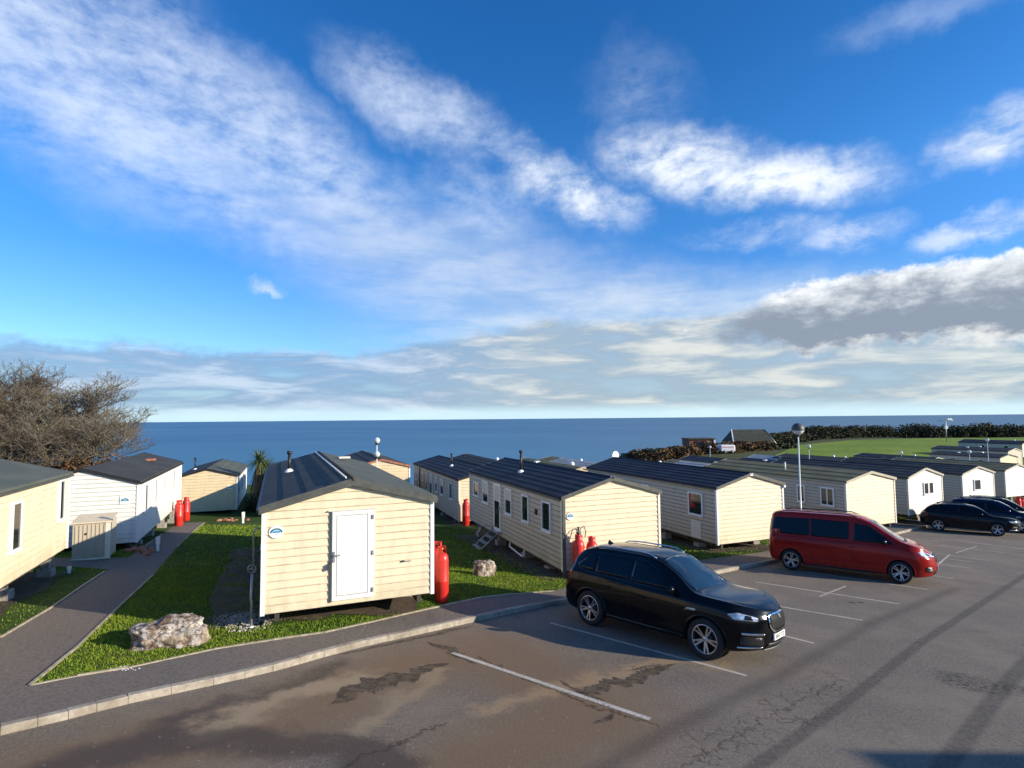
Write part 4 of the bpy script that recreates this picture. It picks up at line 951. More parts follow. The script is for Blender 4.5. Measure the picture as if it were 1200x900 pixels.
gme = np_mesh('grass', V, F, M['grass'], np.repeat(tint, 3)); go = bpy.data.objects.new('grass', gme); link(go); tag(go, 'short green winter grass on the lawns round the caravans', 'grass', kind='stuff')
print('blades', n)
# far field: its own sheet
fpoly = []
for px, py, y in [(885, 533, 88), (1260, 537, 84), (1300, 518, 168), (1190, 517, 172), (1080, 516.5, 172), (1000, 518, 165), (935, 524, 140)]:
    q = atd(px, py, y); fpoly.append((q.x, q.y))
tf = NT('field_grass'); n1 = tf.noise(.05, 5, .6); n2 = tf.noise(.6, 4, .7); c = tf.mix(tf.rng(n1, .35, .7), (.16, .25, .022), (.24, .31, .04)); c = tf.mix(tf.rng(n2, .4, .7, 0, .55), c, (.08, .12, .02)); tf.base(c, .9, 0, .15); M['field'] = tf.mat
struct('field', sheet(fpoly, .12, base=pz, cell=6), M['field'])
# dark hedge / wood on the skyline
def scrub(name, label, centers, mat, cnt, s0, s1, cat='scrub'):
    Cs = []; T = []; S = []
    for (x, y, z, rx, ry, rz, dn) in centers:
        m = int(cnt*dn); d = rng.normal(size=(m, 3)); d /= np.linalg.norm(d, axis=1)[:, None]; r = rng.uniform(.55, 1.05, m)**.6
        P = d*r[:, None]*np.array([rx, ry, rz]); P[:, 2] = np.abs(P[:, 2])*1.0
        Cs.append(P+np.array([x, y, z])); T.append(np.clip(rng.normal(rng.uniform(.2, .75), .2, m), 0, 1)); S.append(rng.uniform(s0, s1, m))
    Cc = np.concatenate(Cs); V, F, tt = leaf_quads(Cc, np.concatenate(S), np.concatenate(T))
    o = bpy.data.objects.new(name, np_mesh(name, V, F, mat, tt)); link(o); tag(o, label, cat, kind='stuff'); return o
cs = []
tops = [(735, 527, 530), (770, 516, 120), (800, 516, 122), (840, 515, 130), (880, 514, 138), (905, 508, 150), (935, 505, 165), (950, 500, 175), (975, 499, 185), (1000, 500, 192), (1040, 501, 196), (1080, 499, 196), (1110, 502, 198), (1150, 499, 198), (1200, 501, 200), (1260, 500, 200)]
tx = [t_[0] for t_ in tops]
for i in range(330):
    px = random.uniform(895, 1290); top_ = np.interp(px, tx, [t_[1] for t_ in tops])+random.uniform(-1.5, 3.5); y = np.interp(px, tx, [t_[2] for t_ in tops])+random.uniform(-1, 12)
    q = atd(px, top_, y); gz = land(q.x, y); h = max(1.2, q.z-gz); w = random.uniform(2.5, 6.5)
    cs.append((q.x, y, gz-.2, w, w*.8, h, h*w/12))
for i in range(110):
    px = random.uniform(890, 1290); y = np.interp(px, tx, [t_[2] for t_ in tops])-2; gz = land(atd(px, 510, y).x, y); cs.append((atd(px, 510, y).x, y, gz-.1, 3.5, 2.0, 2.0, .6))
scrub('hedge_wood', 'long dark belt of evergreen scrub beyond the field on the skyline', cs, M['scrub'], 620, .14, .42)
cs = []
for i in range(70):
    px = random.uniform(742, 905); f = (px-742)/160; top_ = 527-10*min(1, f*1.6)+random.uniform(-2, 3); y = 104+f*24+random.uniform(-6, 8)
    q = atd(px, top_, y); gz = land(q.x, y); h = max(.8, q.z-gz); w = random.uniform(1.2, 2.8); cs.append((q.x, y, gz-.2, w, w, h, h*w/6))
scrub('cliff_scrub', 'low rusty brown scrub along the cliff edge round the red hut', cs, M['rusty'], 300, .15, .42)
cs = []
for i in range(40):
    px = random.uniform(862, 925); y = 125+random.uniform(0, 7); q = atd(px, 519+random.uniform(-2, 3), y); gz = land(q.x, y); h = max(.8, q.z-gz); w = random.uniform(1.2, 2.6); cs.append((q.x, y, gz-.2, w, w, h, h*w/6))
scrub('hedge_wood', 'dark hedge in front of the barn', cs, M['scrub'], 300, .18, .45, 'hedge')
cs = []
for i in range(50):
    px = random.uniform(-40, 170); y = 37+random.uniform(0, 6); q = atd(px, 545-12*math.exp(-((px-110)/70)**2)+random.uniform(-7, 9), y); gz = land(q.x, y); h = max(.8, q.z-gz); w = random.uniform(.8, 1.9); cs.append((q.x, y, gz-.2, w, w, h, h*w/4))
scrub('bramble_hedge', 'rusty brown bramble hedge below the bare tree', cs, M['rusty'], 500, .05, .16, 'hedge')
# bare tree
def bare_tree(x, y, z, H, spread, label):
    t = empty('bare_tree', (x, y, z)); tag(t, label, 'tree')
    trunk = MB(); limbs = []; tw = []
    rnd = random.Random(11)
    def branch(p, d, ln, r, lev, up=.05):
        n = (7, 6, 5, 4, 3)[min(lev, 4)]; pts = [p.copy()]; rr = [r]; q = p.copy(); dd = d.normalized(); k = (.10, .17, .24, .30, .34)[min(lev, 4)]
        for i in range(n):
            dd = (dd+Vector((rnd.gauss(0, k), rnd.gauss(0, k), rnd.gauss(up, k*.8)))).normalized(); q = q+dd*ln/n
            pts.append(q.copy()); rr.append(r*(1-.6*(i+1)/n))
        if lev == 0: trunk.tube(pts, rr, 8, 0)
        elif lev <= 2: limbs.append((pts, rr))
        else: tw.append((pts, rr))
        if lev >= 4: return
        nb = (8, 7, 7, 6)[lev]
        for k_ in range(nb):
            f = .22+.78*(k_+rnd.uniform(.2, .9))/nb; i = min(n-1, int(f*n)); s = pts[i].lerp(pts[i+1], f*n-i); loc = (pts[i+1]-pts[i]).normalized()
            az = rnd.uniform(0, 6.283); ax = loc.cross(Vector((math.cos(az), math.sin(az), .4))).normalized(); nd = Matrix.Rotation(rnd.uniform(.45, 1.05), 3, ax) @ loc
            nd = (nd+Vector((s.x*.03, s.y*.03, .22 if s.z > 2.5 else .35))).normalized()
            branch(s, nd, ln*rnd.uniform(.40, .62), r*(1-.6*f)*.55, lev+1, .07)
    trunk.tube([(0, 0, -.5), (.05, 0, 1), (0, .05, 2.2), (.1, 0, 3.4)], [.5, .42, .38, .2], 10, 0)
    for k_ in range(15):
        az = 6.283*(k_*.382); el = (.12, .35, .62, .92, 1.25)[k_ % 5]+rnd.uniform(-.1, .1); z0_ = 1.2+1.9*(k_ % 5)/4
        branch(Vector((0, 0, z0_)), Vector((math.cos(az)*math.cos(el), math.sin(az)*math.cos(el), math.sin(el))), 6.6-1.5*math.sin(el), .20, 0, .03)
    # clamp crown into an uneven dome
    V = []; F = []; T = []; o = 0
    def dome(v):
        return v
    def addtube(L, n, minr):
        nonlocal o
        for pts, rr in L:
            tnt = rnd.random()
            for i, p in enumerate(pts):
                d = (pts[min(i+1, len(pts)-1)]-pts[max(0, i-1)]).normalized(); u = d.cross(Vector((.3, .2, 1))).normalized(); w_ = d.cross(u)
                r = max(rr[i], minr)
                for k in range(n): a = 6.2832*k/n; q = p+(u*math.cos(a)+w_*math.sin(a))*r; V.append((q.x, q.y, q.z)); T.append(tnt)
            for i in range(len(pts)-1):
                for k in range(n): j = (k+1) % n; F.append((o+i*n+k, o+(i+1)*n+k, o+(i+1)*n+j, o+i*n+j))
            o += len(pts)*n
    part('trunk', trunk, M['bark'], t)
    addtube(limbs, 4, .016); me = np_mesh('limbs', np.array(V), np.array(F), M['twig'], np.array(T)); link(bpy.data.objects.new('limb', me), t)
    V = []; F = []; T = []; o = 0; addtube(tw, 3, .0085); me = np_mesh('twigs', np.array(V), np.array(F), M['twig'], np.array(T)); ob = link(bpy.data.objects.new('crown', me), t)
    v = np.array(V); print('tree', len(F), v.min(0), v.max(0), len(tw)); return t, v
q = atd(42, 530, 42); gz = land(q.x, 42); TR, tv = bare_tree(q.x, 42, gz, 10.5, 8, 'wide bare winter tree at the left edge, sunlit against the sky')
ext_ = np.percentile(tv, [1, 99], axis=0); ztop = atd(75, 436, 42).z-gz; sx = 15.8/(ext_[1][0]-ext_[0][0]); szz = ztop/ext_[1][2]
TR.scale = (sx, sx, szz); TR.location.x = q.x-1.0-(ext_[0][0]+ext_[1][0])/2*sx+1.2
# palm-like cordyline clump
q = atd(303, 590, 40); gz = land(q.x, 40); t = empty('palm', (q.x, 40, gz)); tag(t, 'cordyline palm with a spiky green crown and hanging dry leaves, left of the nearest roof', 'palm')
H = atd(304, 537, 40).z-gz
b = MB(); b.tube([(0, 0, 0), (.06, 0, H*.5), (0, 0, H*.9)], [.16, .13, .12], 8); b.tube([(.1, .1, 0), (.35, .1, H*.5), (.42, 0, H*.85)], [.12, .10, .09], 8); part('trunk', b, M['bark'], t)
def fronds(cx, cz, n, ln, down):
    V = []; F = []; T = []; 
    for i in range(n):
        az = rng.uniform(0, 6.283); el = rng.uniform(-.9, 1.35) if not down else rng.uniform(-1.5, -1.15); L_ = ln*rng.uniform(.7, 1.1); d = np.array([math.cos(az)*math.cos(el), math.sin(az)*math.cos(el), math.sin(el)]); s = np.array([-math.sin(az), math.cos(az), 0])*(.035 if not down else .05)
        o = len(V); p = np.array([cx, 0, cz])+ (np.array([math.cos(az), math.sin(az), 0])*.1)
        for k in range(4):
            f = k/3; q_ = p+d*L_*f+np.array([0, 0, -.28*L_*f*f]); ww = (1-.9*f); V += [q_-s*ww, q_+s*ww]; T += [tt_ := rng.uniform(0, 1)]*2
        for k in range(3): F.append((o+2*k, o+2*k+1, o+2*k+3, o+2*k+2))
    return np.array(V), np.array(F), np.array(T)
M['frond'] = mat_leaf('palm_leaves', [(.03, .05, .02), (.07, .11, .035), (.13, .17, .06), (.20, .23, .10)]); M['dryfrond'] = mat_leaf('dry_palm_leaves', [(.08, .05, .03), (.20, .13, .07), (.30, .20, .11), (.16, .10, .05)])
Vs = [fronds(0, H*.97, 190, 1.25, False), fronds(.5, H*.86, 150, 1.05, False)]
V = np.concatenate([v[0] for v in Vs]); F = np.concatenate([Vs[0][1], Vs[1][1]+len(Vs[0][0])]); T = np.concatenate([v[2] for v in Vs]); link(bpy.data.objects.new('crown', np_mesh('crown', V, F, M['frond'], T)), t)
Vs = [fronds(0, H*.90, 150, 2.1, True), fronds(.5, H*.8, 110, 1.9, True)]
V = np.concatenate([v[0] for v in Vs]); F = np.concatenate([Vs[0][1], Vs[1][1]+len(Vs[0][0])]); T = np.concatenate([v[2] for v in Vs]); link(bpy.data.objects.new('dry_leaves', np_mesh('dry', V, F, M['dryfrond'], T)), t)
cs = [(q.x+random.uniform(-.9, 1.2), 40.5+random.uniform(0, 1), gz, .7, .6, random.uniform(.9, 1.5), .5) for i in range(6)]
scrub('undergrowth', 'dark shrubby undergrowth round the foot of the palm', cs, M['scrub'], 900, .04, .10, 'shrubs')
# ------------------------------------------------------------------ cars
def mat_paint(name, c, metal=.0):
    t = NT(name); n = t.noise(2.2, 4, .6); c2 = tuple(min(1, x*1.12+.002) for x in c); n2 = t.noise(9, 5, .7)
    sep = t.n('ShaderNodeSeparateXYZ'); t.l(t.tc(), sep.inputs[0]); low = t.math('MULTIPLY', t.rng(sep.outputs[2], .62, .2, 0, .5), t.rng(n2, .35, .65))
    col = t.mix(t.rng(n, .3, .7), c, c2); col = t.mix(t.math('MULTIPLY', low, .12), col, (.10, .085, .065))
    t.base(col, t.rng(low, 0, .5, .16, .4), metal, .16, .22); t.b.inputs['Coat Roughness'].default_value = .04; return t.mat
M['paint_black'] = mat_paint('black_car_paint', (.003, .0035, .005)); M['paint_black2'] = mat_paint('soot_black_car_paint', (.007, .007, .008)); M['paint_blue'] = mat_paint('navy_car_paint', (.006, .012, .035)); M['paint_red'] = mat_paint('dark_red_car_paint', (.30, .014, .011), .15)
M['paint_grey'] = mat_paint('dark_grey_car_paint', (.02, .022, .026))
M['carglass'] = mat_simple('car_glass', (.004, .006, .010), .03, 0, .3, var=.3, scale=1)
M['wscreen'] = mat_simple('windscreen_glass', (.012, .022, .030), .03, 0, 1.0, var=.5, scale=1)
M['rubber'] = mat_simple('tyre_rubber', (.018, .018, .018), .85, bump=.2, scale=20); M['alloy'] = mat_simple('alloy_rim', (.50, .50, .51), .3, .85, var=.08); M['gloss_black'] = mat_simple('gloss_black_trim', (.01, .01, .011), .2); M['rimdark'] = mat_simple('rim_black', (.02, .02, .022), .4)
M['lamp_clear'] = mat_simple('headlamp_lens', (.55, .60, .64), .08, .3, 1.0, var=.5, scale=9); M['lamp_red'] = mat_simple('tail_lamp_lens', (.35, .012, .010), .12, 0, .8, var=.2); M['chrome'] = mat_simple('chrome', (.75, .75, .75), .12, 1.0, var=.05); M['mesh_grille'] = mat_simple('grille_mesh', (.010, .010, .010), .6, spec=.2)
M['plate'] = mat_simple('number_plate', (.78, .78, .76), .4, var=.03); M['seat'] = mat_simple('seat', (.25, .23, .2), .8)
def pch(xs_, ys_, x):                                    # smooth monotone-ish interpolation
    xs_ = np.array(xs_, float); ys_ = np.array(ys_, float); h = np.diff(xs_); d = np.diff(ys_)/h; m = np.zeros(len(xs_)); m[0], m[-1] = d[0], d[-1]
    for i in range(1, len(xs_)-1): m[i] = 0 if d[i-1]*d[i] <= 0 else 2*d[i-1]*d[i]/(d[i-1]+d[i])
    i = int(np.clip(np.searchsorted(xs_, x)-1, 0, len(h)-1)); t_ = (x-xs_[i])/h[i]; t_ = min(1, max(0, t_)); a = 2*t_**3-3*t_**2+1; b = t_**3-2*t_**2+t_; c = -2*t_**3+3*t_**2; e = t_**3-t_**2
    return a*ys_[i]+b*h[i]*m[i]+c*ys_[i+1]+e*h[i]*m[i+1]
class Body:
    def __init__(s, sp):
        s.sp = sp; s.x0 = sp['rear']; s.x1 = sp['front']; s.w = sp['W']/2; s.cache = {}
    def plan(s, X):
        p = 1.
        f = s.sp.get('ftaper', .75); r = s.sp.get('rtaper', .42)
        if X > s.x1-f: q = (X-(s.x1-f))/f; p = max(0, 1-q**2.4)**(1/2.1)
        if X < s.x0+r: q = ((s.x0+r)-X)/r; p = max(0, 1-q**3.2)**(1/3.)
        return p
    def shear(s, X, z):
        f = s.sp['fshear']; r = s.sp['rshear']; a = sstep(s.x1-.8, s.x1, X); b = sstep(s.x0+.8, s.x0, X)
        return a*float(np.interp(z, [q[0] for q in f], [q[1] for q in f]))+b*float(np.interp(z, [q[0] for q in r], [q[1] for q in r]))
    def section(s, X):
        k = round(X, 4)
        if k in s.cache: return s.cache[k]
        sp = s.sp; zt = pch(*zip(*sp['top']), X); zbt = min(pch(*zip(*sp['belt']), X), zt-.035); zb = float(np.interp(X, [s.x0, s.x0+.6, s.x1-.6, s.x1], [sp['zb']+.12, sp['zb'], sp['zb'], sp['zb']+.06])); w = s.w
        g = min(1, max(0, (zt-zbt)/.45)); wr = w*(.90*(1-g)+sp['roofw']*g); sh = w*.955
        zm = zb+(zbt-zb)*.55
        P = [(0, zb), (.6*w, zb+.001), (.92*w, zb+.02), (.975*w, zb+.12), (.985*w, zb+(zm-zb)*.6), (w, zm), (.995*w, zm+(zbt-zm)*.5), (sh+.018*w, zbt-.035), (sh, zbt),
             (sh*(1-.5)+wr*.5-.0, zbt+(zt-zbt)*.44), (wr, zt-.13*(zt-zbt)-.004), (wr*.93, zt-.045*g-.006), (wr*.75, zt-.018*g-.003), (wr*.4, zt-.004*g-.001), (0, zt)]
        P = np.array(P); out = []; Q = np.vstack([2*P[0]-P[1], P, [-P[-2][0], P[-2][1]]])
        for i in range(1, len(Q)-2):
            a, b, c, d = Q[i-1:i+3]
            for j in range(5): u = j/5; out.append(b*(1-u)+c*u if i in (8, 1) else .5*((2*b)+(-a+c)*u+(2*a-5*b+4*c-d)*u*u+(-a+3*b-3*c+d)*u**3))
        out.append(P[-1]); out = np.array(out); out[:, 1] = np.maximum.accumulate(out[:, 1]+np.arange(len(out))*1e-6); out[:, 0] = np.maximum(out[:, 0], 0); s.cache[k] = out; return out
    def side_y(s, X, z):
        S = s.section(X); return float(np.interp(z, S[:, 1], S[:, 0]))*s.plan(X)
    def solveX(s, x, z):                               # remove the shear
        X = x
        for _ in range(12): X = min(s.x1-1e-3, max(s.x0+1e-3, x-s.shear(X, z)))
        return X
    def side(s, x, z, off=.004, sg=1): return (x, sg*(s.side_y(s.solveX(x, z), z)+off), z)
    def top(s, x, y, off=.004):
        X = x; 
        for _ in range(6):
            S = s.section(X); p = s.plan(X); i = int(np.argmax(S[:, 0])); i = max(i, 30); yy = S[i:, 0][::-1]*p; zz_ = S[i:, 1][::-1]; z = float(np.interp(abs(y), yy, zz_)); X = s.solveX(x, z)
        return (x, y, z+off)
    def end(s, y, z, off=.006, rear=False):
        lo, hi = (s.x1-.74, s.x1-1e-4) if not rear else (s.x0+.41, s.x0+1e-4)
        for _ in range(26):
            m = (lo+hi)/2
            if s.side_y(m, z) > abs(y): lo = m
            else: hi = m
        x = lo+s.shear(lo, z); return (x+(off if not rear else -off), y*(1+off*.6), z)
    def shell(s):
        n = 110; X = list(np.linspace(s.x0+.45, s.x1-.75, n)); e = [(1-(1-k/26)**2.2) for k in range(1, 27)]
        X = [s.x0+.45-.45*q for q in e][::-1]+X+[s.x1-.75+.75*q for q in e]
        vs = []; m = 0
        for x in X:
            S = s.section(min(max(x, s.x0), s.x1)); p = max(s.plan(x), .002); ring = [(y*p, z) for y, z in S]+[(-y*p, z) for y, z in S[-2:0:-1]]; m = len(ring)
            for y, z in ring: vs.append((x+s.shear(x, z), y, z))
        fs = []
        for i in range(len(X)-1):
            for k in range(m): j = (k+1) % m; fs.append((i*m+k, (i+1)*m+k, (i+1)*m+j, i*m+j))
        fs.append(tuple(range(m))); fs.append(tuple(range((len(X)-1)*m+m-1, (len(X)-1)*m-1, -1)))
        mb = MB(); mb.add(vs, fs, 0, True); return mb
def round_poly(P, r=.03, n=4):
    out = []; P = [Vector(p) for p in P]
    for i, p in enumerate(P):
        a = (P[i-1]-p); b = (P[(i+1) % len(P)]-p); k = min(r, a.length*.45, b.length*.45); a = p+a.normalized()*k; b = p+b.normalized()*k
        for j in range(n+1): u = j/n; out.append(tuple(a.lerp(p, u).lerp(p.lerp(b, u), u)))
    return out
def patch(P, fn, step=.06, r=.03, depth=.012):
    """polygon in a 2D chart, cut finely, mapped by fn(u, v, off) on the body surface, with a skirt"""
    P = round_poly(P, r) if r else P
    bm = bmesh.new(); bm.faces.new([bm.verts.new((p[0], p[1], 0)) for p in P]); bmesh.ops.triangulate(bm, faces=bm.faces)
    for ax in (0, 1):
        lo = min(p[ax] for p in P); hi = max(p[ax] for p in P); v = lo+step
        while v < hi-1e-4:
            co = [0, 0, 0]; co[ax] = v; no = [0, 0, 0]; no[ax] = 1
            bmesh.ops.bisect_plane(bm, geom=bm.verts[:]+bm.edges[:]+bm.faces[:], plane_co=co, plane_no=no); v += step
    bm.verts.index_update(); bnd = [(e.verts[0].index, e.verts[1].index) for e in bm.edges if e.is_boundary]
    uv = [(v.co.x, v.co.y) for v in bm.verts]; fs = [[v.index for v in f.verts] for f in bm.faces]; bm.free()
    top = [fn(u, v, .005) for u, v in uv]; low = {i: fn(*uv[i], -depth) for i in {k for e in bnd for k in e}}
    mb = MB(); mb.add(top, fs, 0, True); ids = {i: k for k, i in enumerate(low)}; o = len(mb.v)
    mb.v += [low[i] for i in low]
    for a, b in bnd: mb.f.append((a, b, o+ids[b], o+ids[a])); mb.m.append(0); mb.sm.append(False)
    return mb
def fix_normals(me):
    bm = bmesh.new(); bm.from_mesh(me); bmesh.ops.recalc_face_normals(bm, faces=bm.faces); bm.to_mesh(me); bm.free()
def cpart(name, mb, mat, parent, label=None):
    me = mb.mesh(name, mat); fix_normals(me); return part(name, me, None, parent, label)
def wheel(parent, x, y, r, sg, style, wr=.235):
    t = bpy.data.objects.new('wheel', None); t.empty_display_size = .2; link(t, parent); t.location = (x, y, r); t.rotation_euler.y = random.uniform(0, 1.2)
    w = wr/2; b = MB(); b.lathe([(r*.69, -w*.9), (r*.85, -w), (r*.96, -w*.92), (r, -w*.6), (r, w*.6), (r*.96, w*.92), (r*.85, w), (r*.69, w*.9), (r*.69, -w*.9)], 48, (0, 0, 0), 'y'); cpart('tyre', b, M['rubber'], t)
    R_ = r*.71; b = MB(); o = sg*w
    b.lathe([(R_, o*.93), (R_*.96, o*.98), (R_*.93, o*.93), (R_*.92, -o*.6), (R_, -o*.6)], 48, (0, 0, 0), 'y'); 
    cpart('rim', b, M['alloy'], t); b = MB(); b.lathe([(0, -o*.2), (R_*.94, -o*.2), (R_*.94, -o*.28)], 32, (0, 0, 0), 'y'); b.lathe([(0, o*.3), (R_*.5, o*.3), (R_*.5, -o*.1)], 24, (0, 0, 0), 'y'); cpart('brake', b, M['rimdark'], t)
    b = MB(); ns, dbl = style
    for k in range(ns):
        for q in ((-.5, .5) if dbl else (0,)):
            a = 2*math.pi*(k+.25)/ns; hub = a+q*.35*.6; tip = a+q*(.34 if dbl else 0); wd = .015 if dbl else .036
            p0 = Vector((math.cos(hub)*R_*.12, 0, math.sin(hub)*R_*.12)); p1 = Vector((math.cos(tip)*R_*.95, 0, math.sin(tip)*R_*.95)); d = (p1-p0).normalized(); n_ = Vector((-d.z, 0, d.x))
            vs = []
            for p, yy, ww in ((p0, o*.72, wd*1.3), (p1, o*.95, wd)):
                for ss, dy in ((-1, 0), (1, 0), (1, -o*.22), (-1, -o*.22)): v = p+n_*ss*ww; vs.append((v.x, yy+dy, v.z))
            b.add(vs, [(0, 1, 5, 4), (1, 2, 6, 5), (2, 3, 7, 6), (3, 0, 4, 7), (4, 5, 6, 7), (0, 3, 2, 1)])
    b.lathe([(0, o*.80), (R_*.13, o*.79), (R_*.19, o*.72), (R_*.20, o*.4)], 20, (0, 0, 0), 'y'); cpart('spokes', b, M['alloy'], t)
    return t
def text_mesh(s, size, mat, name='lettering'):
    cu_ = bpy.data.curves.new(name, 'FONT'); cu_.body = s; cu_.size = size; cu_.align_x = 'CENTER'; cu_.align_y = 'CENTER'; cu_.extrude = .001
    o = bpy.data.objects.new(name, cu_); COL.objects.link(o); dg = bpy.context.evaluated_depsgraph_get(); me = bpy.data.meshes.new_from_object(o.evaluated_get(dg)); bpy.data.objects.remove(o); me.materials.clear(); me.materials.append(mat); return me
def boolean(ob, cutters):
    dg = None
    for c in cutters:
        m = ob.modifiers.new('b', 'BOOLEAN'); m.operation = 'DIFFERENCE'; m.object = c; m.solver = 'EXACT'; 
    dg = bpy.context.evaluated_depsgraph_get(); me = bpy.data.meshes.new_from_object(ob.evaluated_get(dg)); ob.modifiers.clear(); old = ob.data; ob.data = me
    for c in cutters: bpy.data.objects.remove(c)
def car(name, label, front_px, rear_px, sp, paint, group='cars parked in the bays', cat='car', shift=(0, 0), heading=None, origin=None, spin=0.):
    A = at(*front_px); B = at(*rear_px); A.z = plane(A.x, A.y); B.z = plane(B.x, B.y)
    wb = sp['wb']; fx = (A-B).normalized() if heading is None else Vector((math.sin(heading), math.cos(heading), 0)).normalized()
    fx = Matrix.Rotation(-R(spin), 3, 'Z') @ fx
    n = Vector((-PB, -PC, 1)).normalized(); fx = (fx-n*fx.dot(n)).normalized(); ly = n.cross(fx)
    mid = (A+B)/2+ly*(sp['W']/2-.09)                     # the right side (-y local) faces the camera
    if origin: mid = Vector((origin[0], origin[1], plane(*origin)))
    mid = mid+fx*shift[0]+ly*shift[1]
    t = empty(name, (0, 0, 0)); t.matrix_world = Matrix((( fx.x, ly.x, n.x, mid.x), (fx.y, ly.y, n.y, mid.y), (fx.z, ly.z, n.z, mid.z+.004), (0, 0, 0, 1))); tag(t, label, cat, group)
    B_ = Body(sp); pm = M[paint]; me = B_.shell().mesh('body', [pm, M['black']]); fix_normals(me); body = part('body', me, None, t)
    r = sp['r']; cut = []
    tm_ = t.matrix_world.copy(); t.matrix_world = Matrix.Identity(4)
    for xx in (wb/2, -wb/2):
        for sg in (-1, 1):
            b = MB(); y_in = sg*(sp['W']/2-.34); y_out = sg*(sp['W']/2+.3); R_ = r*1.14; n_ = 40
            b.lathe([(0, y_in), (R_, y_in), (R_, y_out), (0, y_out)], n_, (xx, 0, r+.005), 'y', 0, False)
            bmx = bmesh.new(); me_ = b.mesh('cut', [M['black'], M['black']]); bmx.from_mesh(me_); bmesh.ops.remove_doubles(bmx, verts=bmx.verts, dist=1e-5); bmesh.ops.recalc_face_normals(bmx, faces=bmx.faces); bmx.to_mesh(me_); bmx.free()
            for p in me_.polygons: p.material_index = 1
            o = bpy.data.objects.new('cut', me_); COL.objects.link(o); cut.append(o)
    bpy.context.view_layer.update(); boolean(body, cut)
    for xx in (wb/2, -wb/2):
        for sg in (-1, 1):
            wheel(t, xx, sg*(sp['W']/2-.125), r, sg, sp['spokes'], sp.get('tw', .24))
            b = MB(); n_ = 28; vs = []                     # arch lip following the flank
            for k in range(n_+1):
                a = math.pi*(-.10+1.20*k/n_)
                for rr, off in ((1.135, .010), (1.205, .012), (1.23, -.004)):
                    x = xx+math.cos(a)*r*rr; z = r+math.sin(a)*r*rr; z = max(z, sp['zb']+.03); vs.append(B_.side(x, z, off, sg))
            fs = [(3*k+j, 3*k+3+j, 3*k+4+j, 3*k+1+j) for k in range(n_) for j in (0, 1)]; b.add(vs, fs, 0, True); cpart('wheel_arch', b, M[sp.get('arch', paint)], t)
    for nm, kind, poly, mt, *ex in sp['patches']:
        opt = ex[0] if ex else {}
        m_ = M[mt] if mt else pm
        kw = dict(step=opt.get('step', .06), r=opt.get('r', .03), depth=opt.get('depth', .012))
        if kind == 'side':
            for sg in (-1, 1): cpart(nm, patch(poly, lambda u, v, o, sg=sg: B_.side(u, v, o+opt.get('off', 0), sg), **kw), m_, t)
        elif kind == 'top': cpart(nm, patch(poly, lambda u, v, o: B_.top(u, v, o+opt.get('off', 0)), **kw), m_, t)
        elif kind in ('front', 'rear'):
            rs = kind == 'rear'; f_ = lambda u, v, o: B_.end(u, v, o+.002+opt.get('off', 0), rs)
            cpart(nm, patch(poly, f_, **kw), m_, t)
            if opt.get('mirror'): cpart(nm, patch([(-u, v) for u, v in poly][::-1], f_, **kw), m_, t)
    def strip_side(pts, w, mt='gloss_black', nm='door_gap', off=.0025):
        for sg in (-1, 1):
            b = MB(); vs = []
            for i, p in enumerate(pts):
                d = Vector(pts[min(i+1, len(pts)-1)])-Vector(pts[max(0, i-1)]); d.normalize(); q = Vector((-d.y, d.x))*w/2
                vs += [B_.side(p[0]+q.x, p[1]+q.y, off, sg), B_.side(p[0]-q.x, p[1]-q.y, off, sg)]
            b.add(vs, [(2*i, 2*i+1, 2*i+3, 2*i+2) for i in range(len(pts)-1)]); cpart(nm, b, M[mt], t)
    for g_ in sp['gaps']:
        P = []; 
        for a, c in zip(g_[:-1], g_[1:]):
            m_ = max(2, int((Vector(c)-Vector(a)).length/.07)); P += [tuple(Vector(a).lerp(Vector(c), k/m_)) for k in range(m_)]
        P.append(g_[-1]); strip_side(P, .010)
    for g_ in sp.get('chrome', []):
        P = []
        for a, c in zip(g_[:-1], g_[1:]):
            m_ = max(2, int((Vector(c)-Vector(a)).length/.07)); P += [tuple(Vector(a).lerp(Vector(c), k/m_)) for k in range(m_)]
        P.append(g_[-1]); strip_side(P, .016, sp.get('chromemat', 'gloss_black'), 'window_trim', .008)
    for hx, hz in sp['handles']:
        for sg in (-1, 1):
            b = MB(); p = B_.side(hx, hz, .0, sg); y0_, y1_ = sorted((p[1]-sg*.005, p[1]+sg*.035)); b.bbox(hx-.10, hx+.10, y0_, y1_, hz-.014, hz+.016, .008); cpart('door_handle', b, pm, t)
    mx, mz = sp['mirror']
    for sg in (-1, 1):
        b = MB(); p = B_.side(mx, mz, 0, sg); n_ = 12; vs = []
        for i in range(9):
            th_ = math.pi*i/8; 
            for k in range(n_):
                a = 2*math.pi*k/n_; vs.append((mx+.02+.075*math.sin(th_)*math.cos(a)*(1.25 if math.cos(a) > 0 else .45), p[1]+sg*(.13-.115*math.cos(th_)), mz+.03+.085*math.sin(th_)**.7*math.sin(a)))
        b.add(vs, [(i*n_+k, (i+1)*n_+k, (i+1)*n_+(k+1) % n_, i*n_+(k+1) % n_) for i in range(8) for k in range(n_)], 0, True); b.tube([(mx+.03, p[1]-sg*.03, mz-.02), (mx+.02, p[1]+sg*.08, mz+.0)], .025, 6); cpart('wing_mirror', b, M[sp.get('mirmat', paint)], t)
    if sp.get('rails'):
        for sg in (-1, 1):
            x0_, x1_, yy = sp['rails']; P = [B_.top(x0_+(x1_-x0_)*k/10, sg*yy, .045 if 0 < k < 10 else -.005) for k in range(11)]; b = MB(); b.tube(P, .016, 8); cpart('roof_rail', b, M[sp.get('railmat', 'gloss_black')], t)
